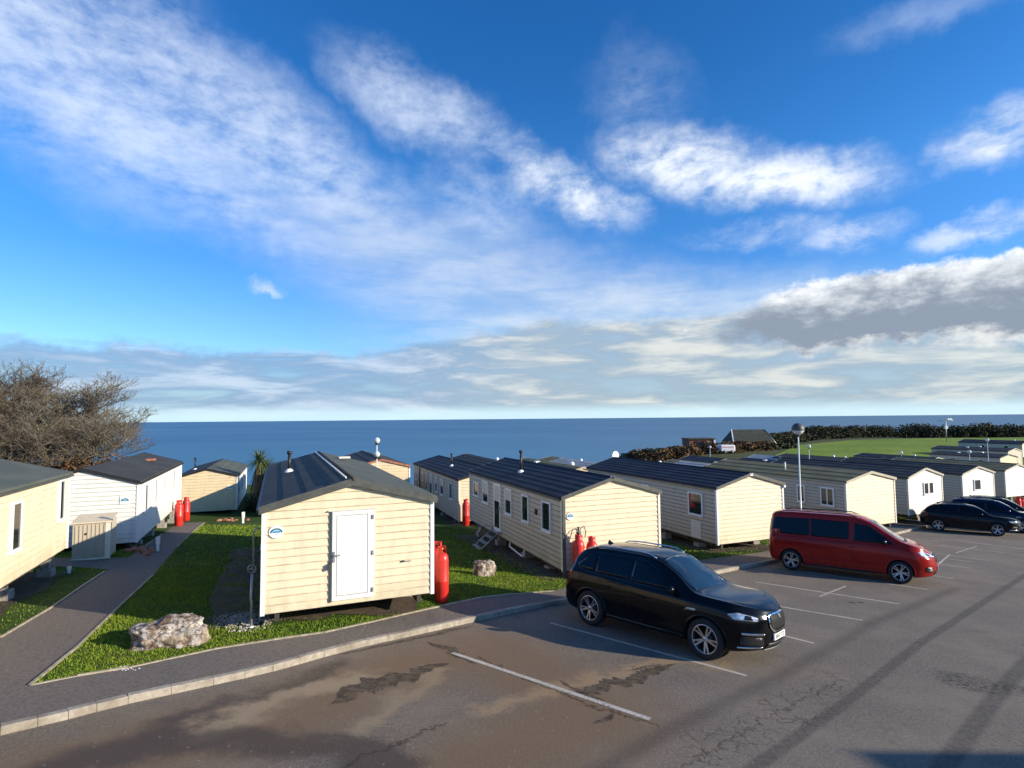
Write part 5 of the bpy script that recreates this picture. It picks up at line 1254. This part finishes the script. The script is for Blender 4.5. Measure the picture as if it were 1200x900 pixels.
    if sp.get('fin'):
        fx_ = sp['fin']; z = B_.top(fx_, 0, 0)[2]; b = MB(); b.add([(fx_-.09, -.03, z-.01), (fx_-.09, .03, z-.01), (fx_+.12, 0, z-.01), (fx_-.07, -.008, z+.07), (fx_-.07, .008, z+.07)], [(0, 1, 4, 3), (1, 2, 4), (2, 0, 3), (3, 4, 2)]); cpart('aerial_fin', b, M['gloss_black'], t)
    for nm, rs, txt, z in sp.get('plates', []):
        p = B_.end(0, z, .0, rs); sg = -1 if rs else 1; dx = abs(p[0]-B_.end(.25, z, 0, rs)[0]); off = .014; x_ = p[0]+sg*off
        b = MB(); xs2 = sorted((x_-sg*.03, x_)); b.bbox(xs2[0], xs2[1], -.26, .26, z-.056, z+.056, .004); pl = cpart('number_plate', b, M['plate'], t)
        lm = text_mesh(txt, .10, M['black']); lo = bpy.data.objects.new('lettering', lm); link(lo, pl); lo.location = (x_+sg*.0025, 0, z); lo.rotation_euler = (math.pi/2, 0, math.pi/2*sg)
    tm_ = tm_ @ Matrix.Diagonal((sp.get('sx', 1), sp.get('sx', 1), sp.get('sz', 1), 1)); t.matrix_world = tm_
    return t, B_
SUV = dict(sx=1.03, sz=1.06, W=1.93, wb=2.874, r=.382, front=2.50, rear=-2.38, zb=.24, roofw=.70, ftaper=.86, rtaper=.50,
    top=[(-2.38, 1.06), (-2.30, 1.20), (-2.12, 1.40), (-1.90, 1.62), (-1.5, 1.73), (-.9, 1.765), (-.2, 1.76), (.25, 1.70), (.70, 1.48), (1.18, 1.19), (1.35, 1.165), (1.75, 1.15), (2.10, 1.115), (2.34, 1.065), (2.50, .985)],
    belt=[(-2.38, .98), (-2.0, 1.15), (-1.2, 1.14), (0, 1.09), (.9, 1.065), (1.3, 1.04), (1.9, 1.02), (2.50, .91)],
    fshear=[(.2, -.14), (.40, .0), (.62, .03), (.85, .01), (1.0, -.05), (1.1, -.10)], rshear=[(.2, .12), (.45, -.02), (.75, -.03), (1.0, .06), (1.3, .12)], spokes=(5, True), tw=.255, arch='paint_black',
    mirror=(.70, 1.15), handles=[(-.02, .90), (-.98, .93)], rails=(-1.55, .15, .60), fin=-1.5, mirmat='paint_black', railmat='chrome',
    patches=[
     ('side_window', 'side', [(0.740, 1.140), (0.360, 1.405), (0.020, 1.545), (-0.300, 1.580), (-0.340, 1.170)], 'carglass'),
     ('side_window', 'side', [(-0.400, 1.175), (-0.370, 1.580), (-0.900, 1.580), (-1.300, 1.545), (-1.300, 1.195)], 'carglass'),
     ('side_window', 'side', [(-1.360, 1.200), (-1.360, 1.540), (-1.620, 1.485), (-1.880, 1.305), (-1.800, 1.235)], 'carglass'),
     ('windscreen', 'top', [(1.13, -.70), (1.18, -.3), (1.19, 0), (1.18, .3), (1.13, .70), (.32, .56), (.29, 0), (.32, -.56)], 'wscreen', {'r': .05}),
     ('rear_window', 'top', [(-2.16, -.58), (-2.16, .58), (-1.80, .56), (-1.80, -.56)], 'carglass', {'off': .002}),
     ('grille_surround', 'front', [(-0.370, 0.940), (-0.370, 0.735), (-0.270, 0.620), (0.270, 0.620), (0.370, 0.735), (0.370, 0.940), (0.200, 0.960), (-0.200, 0.960)], 'chrome', {'r': .06, 'off': .018, 'step': .05}),
     ('grille', 'front', [(-0.335, 0.920), (-0.335, 0.745), (-0.250, 0.660), (0.250, 0.660), (0.335, 0.745), (0.335, 0.920), (0.180, 0.935), (-0.180, 0.935)], 'mesh_grille', {'r': .05, 'off': .024, 'step': .05}),
     ('emblem', 'front', [(-.040, .930), (-.015, .83), (.015, .83), (.04, .93)], 'chrome', {'r': .01, 'off': .034, 'step': .03}),
     ('headlight', 'front', [(.60, .84), (.90, .86), (.925, .95), (.84, .985), (.58, .905)], 'lamp_clear', {'mirror': True, 'r': .025, 'off': .004, 'step': .04}),
     ('headlight_cap', 'front', [(.68, .865), (.80, .875), (.76, .95), (.68, .93)], 'gloss_black', {'mirror': True, 'r': .01, 'off': .010, 'step': .03}),
     ('air_intake', 'front', [(0.480, 0.380), (0.840, 0.400), (0.840, 0.575), (0.520, 0.555)], 'black', {'mirror': True, 'off': .004, 'r': .04}),
     ('fog_strip', 'front', [(0.500, 0.585), (0.845, 0.605), (0.845, 0.645), (0.500, 0.625)], 'chrome', {'mirror': True, 'r': .012, 'off': .014, 'step': .04}),
     ('lower_strip', 'front', [(0.500, 0.345), (0.860, 0.355), (0.860, 0.385), (0.500, 0.375)], 'chrome', {'mirror': True, 'r': .01, 'off': .012, 'step': .04}),
     ('lower_grille', 'front', [(-.42, .335), (.42, .335), (.38, .43), (-.38, .43)], 'black', {'off': .006, 'r': .03}),
     ('splitter', 'front', [(-.44, .298), (.44, .298), (.42, .325), (-.42, .325)], 'steel', {'off': .022, 'r': .01}),
     ('side_vent', 'side', [(1.000, 0.845), (1.260, 0.875), (1.240, 0.920), (1.060, 0.905)], 'alloy', {'r': .012, 'step': .05}),
     ('sill_trim', 'side', [(-.95, .27), (.95, .27), (.95, .36), (-.95, .36)], 'gloss_black', {'r': .02, 'off': .008}),
     ('tail_light', 'rear', [(0.300, 0.975), (0.900, 0.975), (0.930, 1.065), (0.860, 1.100), (0.300, 1.075)], 'lamp_red', {'mirror': True, 'off': .006, 'step': .05}),
     ('rear_valance', 'rear', [(-.80, .40), (.80, .40), (.78, .56), (-.78, .56)], 'black', {'off': .006}),
     ('tail_light', 'side', [(-2.300, 1.035), (-1.980, 1.105), (-2.020, 1.145), (-2.240, 1.125)], 'lamp_red', {'r': .01, 'step': .05}),
    ],
    gaps=[[(-.36, .42), (-.37, 1.08)], [(.74, .40), (.82, .80), (.78, 1.04)], [(-1.02, .44), (-1.28, .75), (-1.38, 1.10)], [(.70, .395), (-.98, .395)], [(.98, .93), (1.5, .90), (2.0, .87)]],
    chrome=[[(.80, 1.12), (-.3, 1.145), (-1.36, 1.17), (-1.90, 1.24)], [(.36, 1.44), (.02, 1.595), (-.4, 1.635), (-1.3, 1.60), (-1.66, 1.52), (-1.93, 1.33)]], chromemat='gloss_black',
    plates=[('front', False, 'SK67 TTZ', .535), ('rear', True, 'SK67 TTZ', .70)])
suv, sb = car('parked_suv', 'black sporty SUV with a big mesh grille, nearest of the parked cars', (830, 771), (692, 733), SUV, 'paint_black', shift=(.0, .0), spin=3.0)
VAN = dict(sx=1.02, sz=1.09, W=1.92, wb=3.275, r=.345, front=2.66, rear=-2.42, zb=.21, roofw=.80, ftaper=.86, rtaper=.28,
    top=[(-2.42, 1.65), (-2.38, 1.85), (-2.22, 1.93), (-1.5, 1.97), (0, 1.975), (.45, 1.95), (.85, 1.83), (1.40, 1.48), (1.76, 1.27), (2.0, 1.21), (2.32, 1.11), (2.55, 1.0), (2.66, .90)],
    belt=[(-2.42, 1.14), (-1.0, 1.14), (.5, 1.12), (1.3, 1.10), (1.9, 1.04), (2.4, .93), (2.66, .80)],
    fshear=[(.2, -.12), (.40, .0), (.6, .03), (.8, -.02), (1.0, -.14)], rshear=[(.2, .08), (.5, -.02), (.9, -.02), (1.3, .02), (1.9, .10)], spokes=(5, True), arch='paint_red',
    mirror=(1.20, 1.20), handles=[(.28, .98), (-.55, .98)], rails=(-2.1, .5, .66), railmat='gloss_black', mirmat='gloss_black',
    patches=[
     ('side_window', 'side', [(1.500, 1.150), (1.280, 1.350), (0.800, 1.670), (0.380, 1.730), (0.330, 1.170)], 'carglass'),
     ('side_window', 'side', [(0.200, 1.190), (0.220, 1.750), (-0.980, 1.765), (-0.980, 1.200)], 'carglass', {'r': .05}),
     ('side_window', 'side', [(-1.020, 1.200), (-1.020, 1.765), (-2.180, 1.740), (-2.260, 1.350), (-2.180, 1.210)], 'carglass', {'r': .05}),
     ('windscreen', 'top', [(1.74, -.66), (1.80, -.3), (1.81, 0), (1.80, .3), (1.74, .66), (.84, .64), (.82, 0), (.84, -.64)], 'wscreen', {'r': .05}),
     ('wiper_panel', 'top', [(1.80, -.64), (1.88, -.3), (1.89, 0), (1.88, .3), (1.80, .64), (1.75, .65), (1.82, 0), (1.75, -.65)], 'black', {'r': .02}),
     ('grille', 'front', [(-0.340, 0.870), (-0.280, 0.700), (0.280, 0.700), (0.340, 0.870), (0.300, 0.920), (-0.300, 0.920)], 'mesh_grille', {'r': .04, 'off': .012, 'step': .05}),
     ('grille_surround', 'front', [(-0.370, 0.880), (-0.300, 0.675), (0.300, 0.675), (0.370, 0.880), (0.320, 0.940), (-0.320, 0.940)], 'chrome', {'r': .05, 'off': .005, 'step': .05}),
     ('emblem', 'front', [(-0.050, 0.860), (-0.040, 0.740), (0.040, 0.740), (0.050, 0.860)], 'chrome', {'r': .02, 'off': .022, 'step': .03}),
     ('headlight', 'front', [(0.400, 0.840), (0.820, 0.885), (0.870, 1.000), (0.740, 1.005), (0.380, 0.915)], 'lamp_clear', {'mirror': True, 'r': .03, 'off': .004, 'step': .04}),
     ('headlight_cap', 'front', [(0.550, 0.880), (0.700, 0.900), (0.700, 0.960), (0.550, 0.930)], 'gloss_black', {'mirror': True, 'r': .02, 'off': .009, 'step': .04}),
     ('air_intake', 'front', [(-.50, .33), (.50, .33), (.46, .46), (-.46, .46)], 'black', {'off': .006, 'r': .04}),
     ('fog_light', 'front', [(.58, .40), (.80, .42), (.80, .58), (.60, .56)], 'black', {'mirror': True, 'r': .05, 'off': .005}),
     ('fog_light', 'front', [(.63, .44), (.73, .45), (.73, .54), (.63, .53)], 'lamp_clear', {'mirror': True, 'r': .04, 'off': .012, 'step': .04}),
     ('tail_light', 'side', [(-2.38, .96), (-2.28, .96), (-2.26, 1.36), (-2.32, 1.38)], 'lamp_red', {'r': .02, 'step': .05}),
     ('tail_light', 'rear', [(.76, .90), (.92, .90), (.92, 1.35), (.80, 1.35)], 'lamp_red', {'mirror': True, 'r': .02, 'step': .05}),
     ('rear_window', 'rear', [(-.68, 1.18), (.68, 1.18), (.62, 1.66), (-.62, 1.66)], 'carglass', {'off': .004}),
     ('sill_trim', 'side', [(-1.2, .235), (1.2, .235), (1.2, .29), (-1.2, .29)], 'black', {'r': .01, 'off': .006}),
     ('rub_strip', 'side', [(-1.15, .50), (1.15, .50), (1.15, .535), (-1.15, .535)], None, {'r': .01, 'off': .012}),
     ('rub_strip', 'side', [(-2.1, 1.04), (.24, 1.06), (.24, 1.075), (-2.1, 1.055)], 'gloss_black', {'r': 0, 'off': .0}),
    ],
    gaps=[[(.27, .33), (.27, 1.10), (.30, 1.78)], [(1.28, .55), (1.34, .90), (1.56, 1.08)], [(-.98, .36), (-1.0, 1.80)], [(1.22, .36), (-.95, .36)], [(-2.30, .45), (-2.27, 1.0), (-2.24, 1.80)]],
    plates=[('front', False, 'WJ19 KVO', .53), ('rear', True, 'WJ19 KVO', .62)])
van, vb = car('parked_van', 'dark red people carrier van with tinted windows, in the bays beyond the black SUV', (1047, 683), (927, 668), VAN, 'paint_red', cat='van', shift=(.12, 0))
import copy
FB = copy.deepcopy(SUV); FB.update(sx=1.0, sz=1.07, W=1.84, wb=2.70, r=.345, front=2.36, rear=-2.25, top=[(-2.25, .96), (-2.12, 1.10), (-1.9, 1.32), (-1.45, 1.49), (-.9, 1.55), (-.2, 1.56), (.25, 1.52), (.68, 1.36), (1.10, 1.07), (1.30, 1.03), (1.7, 1.0), (2.0, .97), (2.24, .90), (2.36, .82)],
    belt=[(-2.25, .92), (-1.9, 1.06), (-1.2, 1.04), (0, 1.0), (.9, .97), (1.3, .94), (1.9, .89), (2.36, .76)], rails=(-1.2, .1, .56), fin=-1.3, mirror=(.66, 1.04), arch='paint_black2', mirmat='paint_black2', railmat='gloss_black', handles=[(-.05, .86), (-.95, .88)],
    patches=[
     ('side_window', 'side', [(.70, 1.03), (.34, 1.28), (.02, 1.41), (-.32, 1.44), (-.34, 1.06)], 'carglass'), ('side_window', 'side', [(-.40, 1.06), (-.38, 1.44), (-.9, 1.42), (-1.22, 1.36), (-1.26, 1.09)], 'carglass'), ('side_window', 'side', [(-1.32, 1.09), (-1.28, 1.345), (-1.5, 1.28), (-1.74, 1.15)], 'carglass'),
     ('windscreen', 'top', [(1.07, -.66), (1.13, 0), (1.07, .66), (.34, .54), (.31, 0), (.34, -.54)], 'wscreen', {'r': .05}), ('rear_window', 'top', [(-2.02, -.52), (-2.02, .52), (-1.42, .54), (-1.42, -.54)], 'carglass'),
     ('grille', 'front', [(-.42, .80), (-.46, .60), (-.30, .44), (.30, .44), (.46, .60), (.42, .80)], 'mesh_grille', {'r': .03, 'off': .010, 'step': .05}), ('grille_surround', 'front', [(-.45, .82), (-.49, .59), (-.32, .415), (.32, .415), (.49, .59), (.45, .82)], 'chrome', {'r': .03, 'off': .003, 'step': .05}),
     ('headlight', 'front', [(.53, .74), (.84, .74), (.86, .83), (.53, .79)], 'lamp_clear', {'mirror': True, 'r': .015, 'off': .004, 'step': .04}), ('air_intake', 'front', [(.55, .38), (.82, .40), (.82, .56), (.60, .54)], 'black', {'mirror': True, 'off': .004}), ('lower_strip', 'front', [(.45, .335), (.84, .345), (.84, .38), (.45, .37)], 'chrome', {'mirror': True, 'off': .012, 'r': .01}),
     ('tail_light', 'rear', [(.20, .93), (.85, .93), (.87, 1.05), (.20, 1.03)], 'lamp_red', {'mirror': True, 'off': .006}), ('tail_light', 'side', [(-2.18, .93), (-1.88, .97), (-1.90, 1.06), (-2.14, 1.05)], 'lamp_red', {'r': .02}), ('sill_trim', 'side', [(-.9, .27), (.9, .27), (.9, .34), (-.9, .34)], 'black', {'r': .01, 'off': .008})],
    gaps=[[(-.36, .42), (-.37, 1.02)], [(.70, .40), (.78, .75), (.74, .99)], [(-.98, .44), (-1.2, .75), (-1.30, 1.05)]], chrome=[], plates=[('front', False, 'WA20 FJX', .50)])
fb, fbb = car('parked_car', 'black fastback crossover car with silver wheels in front of the white caravans', (1162.7, 628), (1094, 622), FB, 'paint_black2', shift=(.25, 0))
BL = copy.deepcopy(SUV); BL.update(sx=1.0, sz=1.05, mirmat='paint_blue', arch='paint_blue', plates=[], railmat='gloss_black', top=[(-2.38, 1.06), (-2.32, 1.30), (-2.15, 1.55), (-1.95, 1.70), (-1.5, 1.77), (-.9, 1.79), (-.2, 1.78), (.25, 1.71), (.70, 1.50), (1.18, 1.19), (1.35, 1.15), (1.75, 1.125), (2.10, 1.075), (2.32, 1.005), (2.44, .93)])
f0 = fb.matrix_world; e = Vector((.64, .77)); 
o1 = (f0.translation.x+e.x*3.0+1.1, f0.translation.y+e.y*3.0-.6)
blu, _ = car('parked_suv', 'dark blue SUV parked behind the black fastback car', (1162.7, 628), (1094, 622), BL, 'paint_blue', origin=o1)
GR = copy.deepcopy(BL); GR.update(mirmat='paint_grey', arch='paint_grey'); o2 = (o1[0]+e.x*2.9+.55, o1[1]+e.y*2.9)
gr, _ = car('parked_suv', 'dark grey car of which only roof and windscreen show above the dark blue SUV', (1162.7, 628), (1094, 622), GR, 'paint_grey', origin=o2)
# ------------------------------------------------------------------ sky
w = bpy.data.worlds.new('World'); scene.world = w; w.use_nodes = True; nt = w.node_tree
SUN_AZ, SUN_EL = 106.0, 17.0
class WN(NT):
    def __init__(s): s.t = nt; s._tc = None
W_ = WN(); bg = nt.nodes['Background']; bg.inputs['Strength'].default_value = .10
sky = W_.n('ShaderNodeTexSky', sky_type='NISHITA'); sky.sun_disc = False; sky.sun_elevation = R(SUN_EL); sky.sun_rotation = R(SUN_AZ); sky.altitude = 50; sky.air_density = 1.0; sky.dust_density = .5; sky.ozone_density = 2.2
hs = W_.n('ShaderNodeHueSaturation'); hs.inputs['Saturation'].default_value = 1.28; hs.inputs['Value'].default_value = 1.0; W_.l(sky.outputs[0], hs.inputs['Color'])
D = W_.tc('Generated'); sep = W_.n('ShaderNodeSeparateXYZ'); W_.l(D, sep.inputs[0])
az = W_.math('ARCTAN2', sep.outputs[0], sep.outputs[1]); hz = W_.math('SQRT', W_.math('ADD', W_.math('MULTIPLY', sep.outputs[0], sep.outputs[0]), W_.math('MULTIPLY', sep.outputs[1], sep.outputs[1])))
el = W_.math('ARCTAN2', sep.outputs[2], hz)
cmb = W_.n('ShaderNodeCombineXYZ'); W_.l(az, cmb.inputs[0]); W_.l(el, cmb.inputs[1]); ae = cmb.outputs[0]      # azimuth / elevation in radians
def ae_of(px, py): d = ray(px, py).normalized(); return math.atan2(d.x, d.y), math.asin(d.z)
# cloud sheet coordinates: the same noise on a layer overhead, so streaks flatten to the horizon
zc = W_.math('ADD', W_.math('MAXIMUM', sep.outputs[2], 0.0), .16)
pl_ = W_.n('ShaderNodeCombineXYZ'); W_.l(W_.math('DIVIDE', sep.outputs[0], zc), pl_.inputs[0]); W_.l(W_.math('DIVIDE', sep.outputs[1], zc), pl_.inputs[1]); P = pl_.outputs[0]
rot = W_.n('ShaderNodeVectorRotate', rotation_type='Z_AXIS'); rot.inputs['Angle'].default_value = R(-38); W_.l(P, rot.inputs['Vector'])
warp = W_.noise(5, 5, .62, vec=ae, out=1); wv = W_.vmath('MULTIPLY', W_.vmath('SUBTRACT', warp, (.5, .5, .5)), (.13, .07, 0))
warp2 = W_.noise(18, 4, .65, vec=ae, out=1); wv2 = W_.vmath('MULTIPLY', W_.vmath('SUBTRACT', warp2, (.5, .5, .5)), (.07, .045, 0)); aw = W_.vmath('ADD', W_.vmath('ADD', ae, wv), wv2)
strk = W_.noise(1.8, 6, .52, vec=rot.outputs[0], sc=(1, 2.6, 1), dist=.4); puff = W_.noise(7.0, 8, .62, vec=ae, sc=(1, 1.7, 1), dist=.4); fine = W_.noise(24, 6, .65, vec=ae, sc=(1, 1.9, 1)); band = W_.noise(5, 7, .58, vec=ae, sc=(1, 5.5, 1), dist=.3)
def blob(px, py, rx, ry, ang, k, soft=.25):
    a0, e0 = ae_of(px, py); v = W_.vmath('SUBTRACT', aw, (a0, e0, 0)); r_ = W_.n('ShaderNodeVectorRotate', rotation_type='Z_AXIS'); r_.inputs['Angle'].default_value = R(ang); W_.l(v, r_.inputs['Vector'])
    sx = 760.; d = W_.vmath('LENGTH', W_.vmath('MULTIPLY', r_.outputs[0], (sx/rx, sx/ry, 0)), out=1); return W_.rng(d, 1.25, soft, 0, k)
def mx(L):
    o = L[0]
    for x in L[1:]: o = W_.math('MAXIMUM', o, x)
    return o
A_ = mx([blob(60, 60, 330, 110, 22, 1.0), blob(280, 140, 300, 75, 24, .95), blob(215, 190, 230, 45, 28, .8), blob(500, 130, 150, 48, 22, .9), blob(410, 225, 110, 32, 38, .62), blob(560, 235, 90, 50, 20, .6), blob(750, 115, 80, 70, 40, .4, .0), blob(1110, 5, 120, 22, 0, .35), blob(230, 215, 200, 50, 20, .2)])
wis = W_.math('MULTIPLY', A_, W_.rng(W_.math('ADD', W_.math('MULTIPLY', W_.math('ADD', strk, fine), .34), W_.math('MULTIPLY', puff, .32)), .30, .64, .0, 1))
B_m = mx([blob(800, 190, 120, 46, 12, 1.), blob(905, 212, 140, 34, 10, 1.), blob(660, 218, 110, 38, 26, .92), blob(1175, 160, 60, 34, -8, .9), blob(1000, 276, 60, 22, 0, .6), blob(890, 272, 110, 16, 0, .45), blob(1175, 262, 80, 16, -10, .7), blob(312, 338, 26, 9, 10, .6), blob(920, 232, 70, 12, 0, .4)])
pf = W_.math('MULTIPLY', B_m, W_.rng(W_.math('ADD', W_.math('MULTIPLY', puff, .6), W_.math('MULTIPLY', fine, .4)), .30, .60))
V_ = mx([blob(560, 330, 330, 95, 14, .62), blob(780, 390, 420, 90, 6, .85), blob(640, 440, 260, 60, 0, .6)])
veil = W_.math('MULTIPLY', V_, W_.rng(W_.math('ADD', W_.math('MULTIPLY', strk, .4), W_.math('MULTIPLY', puff, .6)), .20, .66, .35, 1))
C_m = mx([blob(1050, 358, 230, 46, -3, 1.2, .45), blob(1200, 348, 150, 48, 0, 1.2, .4)]); cu_n = W_.math('ADD', W_.math('MULTIPLY', puff, .5), W_.math('MULTIPLY', fine, .5)); cum = W_.rng(W_.math('ADD', C_m, W_.math('MULTIPLY', W_.math('SUBTRACT', cu_n, .5), 1.3)), .42, .95)
# low cloud bank
e405 = ae_of(200, 408)[1]; e470 = ae_of(600, 474)[1]
loE = W_.math('ADD', el, W_.math('MULTIPLY', W_.math('SUBTRACT', cu_n, .5), .085)); azl = W_.rng(az, ae_of(400, 450)[0], ae_of(660, 450)[0]); topE = W_.math('ADD', W_.math('MULTIPLY', azl, .055), e405)
bank = W_.math('MULTIPLY', W_.rng(W_.math('SUBTRACT', loE, topE), .012, -.012), W_.rng(band, .30, .52, .55, 1)); bank = W_.math('MULTIPLY', bank, W_.rng(el, -.002, .030, .55, 1))
gap = W_.math('MULTIPLY', blob(560, 418, 70, 18, 8, 1), .0)
# colours (multiplied by ten against the strength of .1)
def c10(r, g_, b): return (r*10, g_*10, b*10)
col = hs.outputs[0]
elr = W_.rng(el, ae_of(600, 30)[1], ae_of(600, 400)[1])
tint = W_.ramp(elr, [(0, (.48, 1.0, 1.42)), (.5, (.70, 1.16, 1.58)), (.85, (.66, 1.05, 1.54)), (1, (.82, 1.08, 1.46))]); col = W_.mix(1.0, col, tint, 'MULTIPLY')
col = W_.mix(W_.rng(el, .10, .0, 0, .55), col, c10(.50, .68, .80))
col = W_.mix(W_.math('MULTIPLY', wis, .70), col, c10(.62, .69, .80))
col = W_.mix(W_.math('MULTIPLY', veil, .95), col, W_.mix(W_.rng(band, .35, .62), c10(.38, .48, .62), c10(.60, .64, .68)))
col = W_.mix(W_.math('MULTIPLY', pf, .85), col, W_.mix(W_.rng(puff, .40, .62), c10(.48, .56, .68), c10(.80, .82, .84)))
shade = W_.rng(W_.math('ADD', W_.math('SUBTRACT', el, ae_of(1050, 350)[1]), W_.math('MULTIPLY', W_.math('SUBTRACT', cu_n, .5), .22)), -.025, .070)
ccol = W_.mix(shade, c10(.20, .245, .31), c10(.80, .82, .84)); low_w = W_.rng(W_.math('ADD', el, W_.math('MULTIPLY', W_.math('SUBTRACT', cu_n, .5), .12)), ae_of(1050, 392)[1], ae_of(1050, 410)[1]); 
bcol = W_.mix(W_.rng(band, .44, .66), W_.mix(azl, c10(.17, .27, .43), c10(.24, .32, .40)), W_.mix(azl, c10(.42, .50, .62), c10(.55, .56, .53)))
bcol = W_.mix(W_.math('MULTIPLY', W_.rng(cu_n, .60, .72), W_.rng(W_.math('SUBTRACT', loE, topE), -.06, -.01)), bcol, c10(.85, .84, .80))
col = W_.mix(W_.math('MULTIPLY', bank, .88), col, bcol)
col = W_.mix(cum, col, W_.mix(low_w, ccol, c10(.62, .63, .62)))
col = W_.mix(W_.rng(el, .028, .004, 0, .75), col, c10(.50, .68, .76))
W_.l(col, bg.inputs['Color'])
# ------------------------------------------------------------------ sun
sl = bpy.data.lights.new('sun', 'SUN'); sl.energy = 4.8; sl.angle = R(.5); sl.color = (1, .87, .70); so = bpy.data.objects.new('sun', sl); COL.objects.link(so)
sd = Vector((math.sin(R(SUN_AZ))*math.cos(R(SUN_EL)), math.cos(R(SUN_AZ))*math.cos(R(SUN_EL)), math.sin(R(SUN_EL)))); so.rotation_euler = sd.to_track_quat('Z', 'Y').to_euler(); so.location = sd*60
# ------------------------------------------------------------------ camera
cam = bpy.data.cameras.new('camera'); co = bpy.data.objects.new('camera', cam); COL.objects.link(co); cam.sensor_fit = 'HORIZONTAL'; cam.sensor_width = 36; cam.lens = 36*FPX/1200; cam.clip_end = 60000; cam.clip_start = .1
co.matrix_world = Matrix(((cR.x, cU.x, -cw.x, 0), (cR.y, cU.y, -cw.y, 0), (cR.z, cU.z, -cw.z, 0), (0, 0, 0, 1))); scene.camera = co
scene.view_settings.view_transform = 'Standard'; scene.view_settings.look = 'None'; scene.view_settings.exposure = .55; scene.view_settings.gamma = 1
scene.render.engine = 'CYCLES'; scene.render.resolution_x = 1024; scene.render.resolution_y = 768
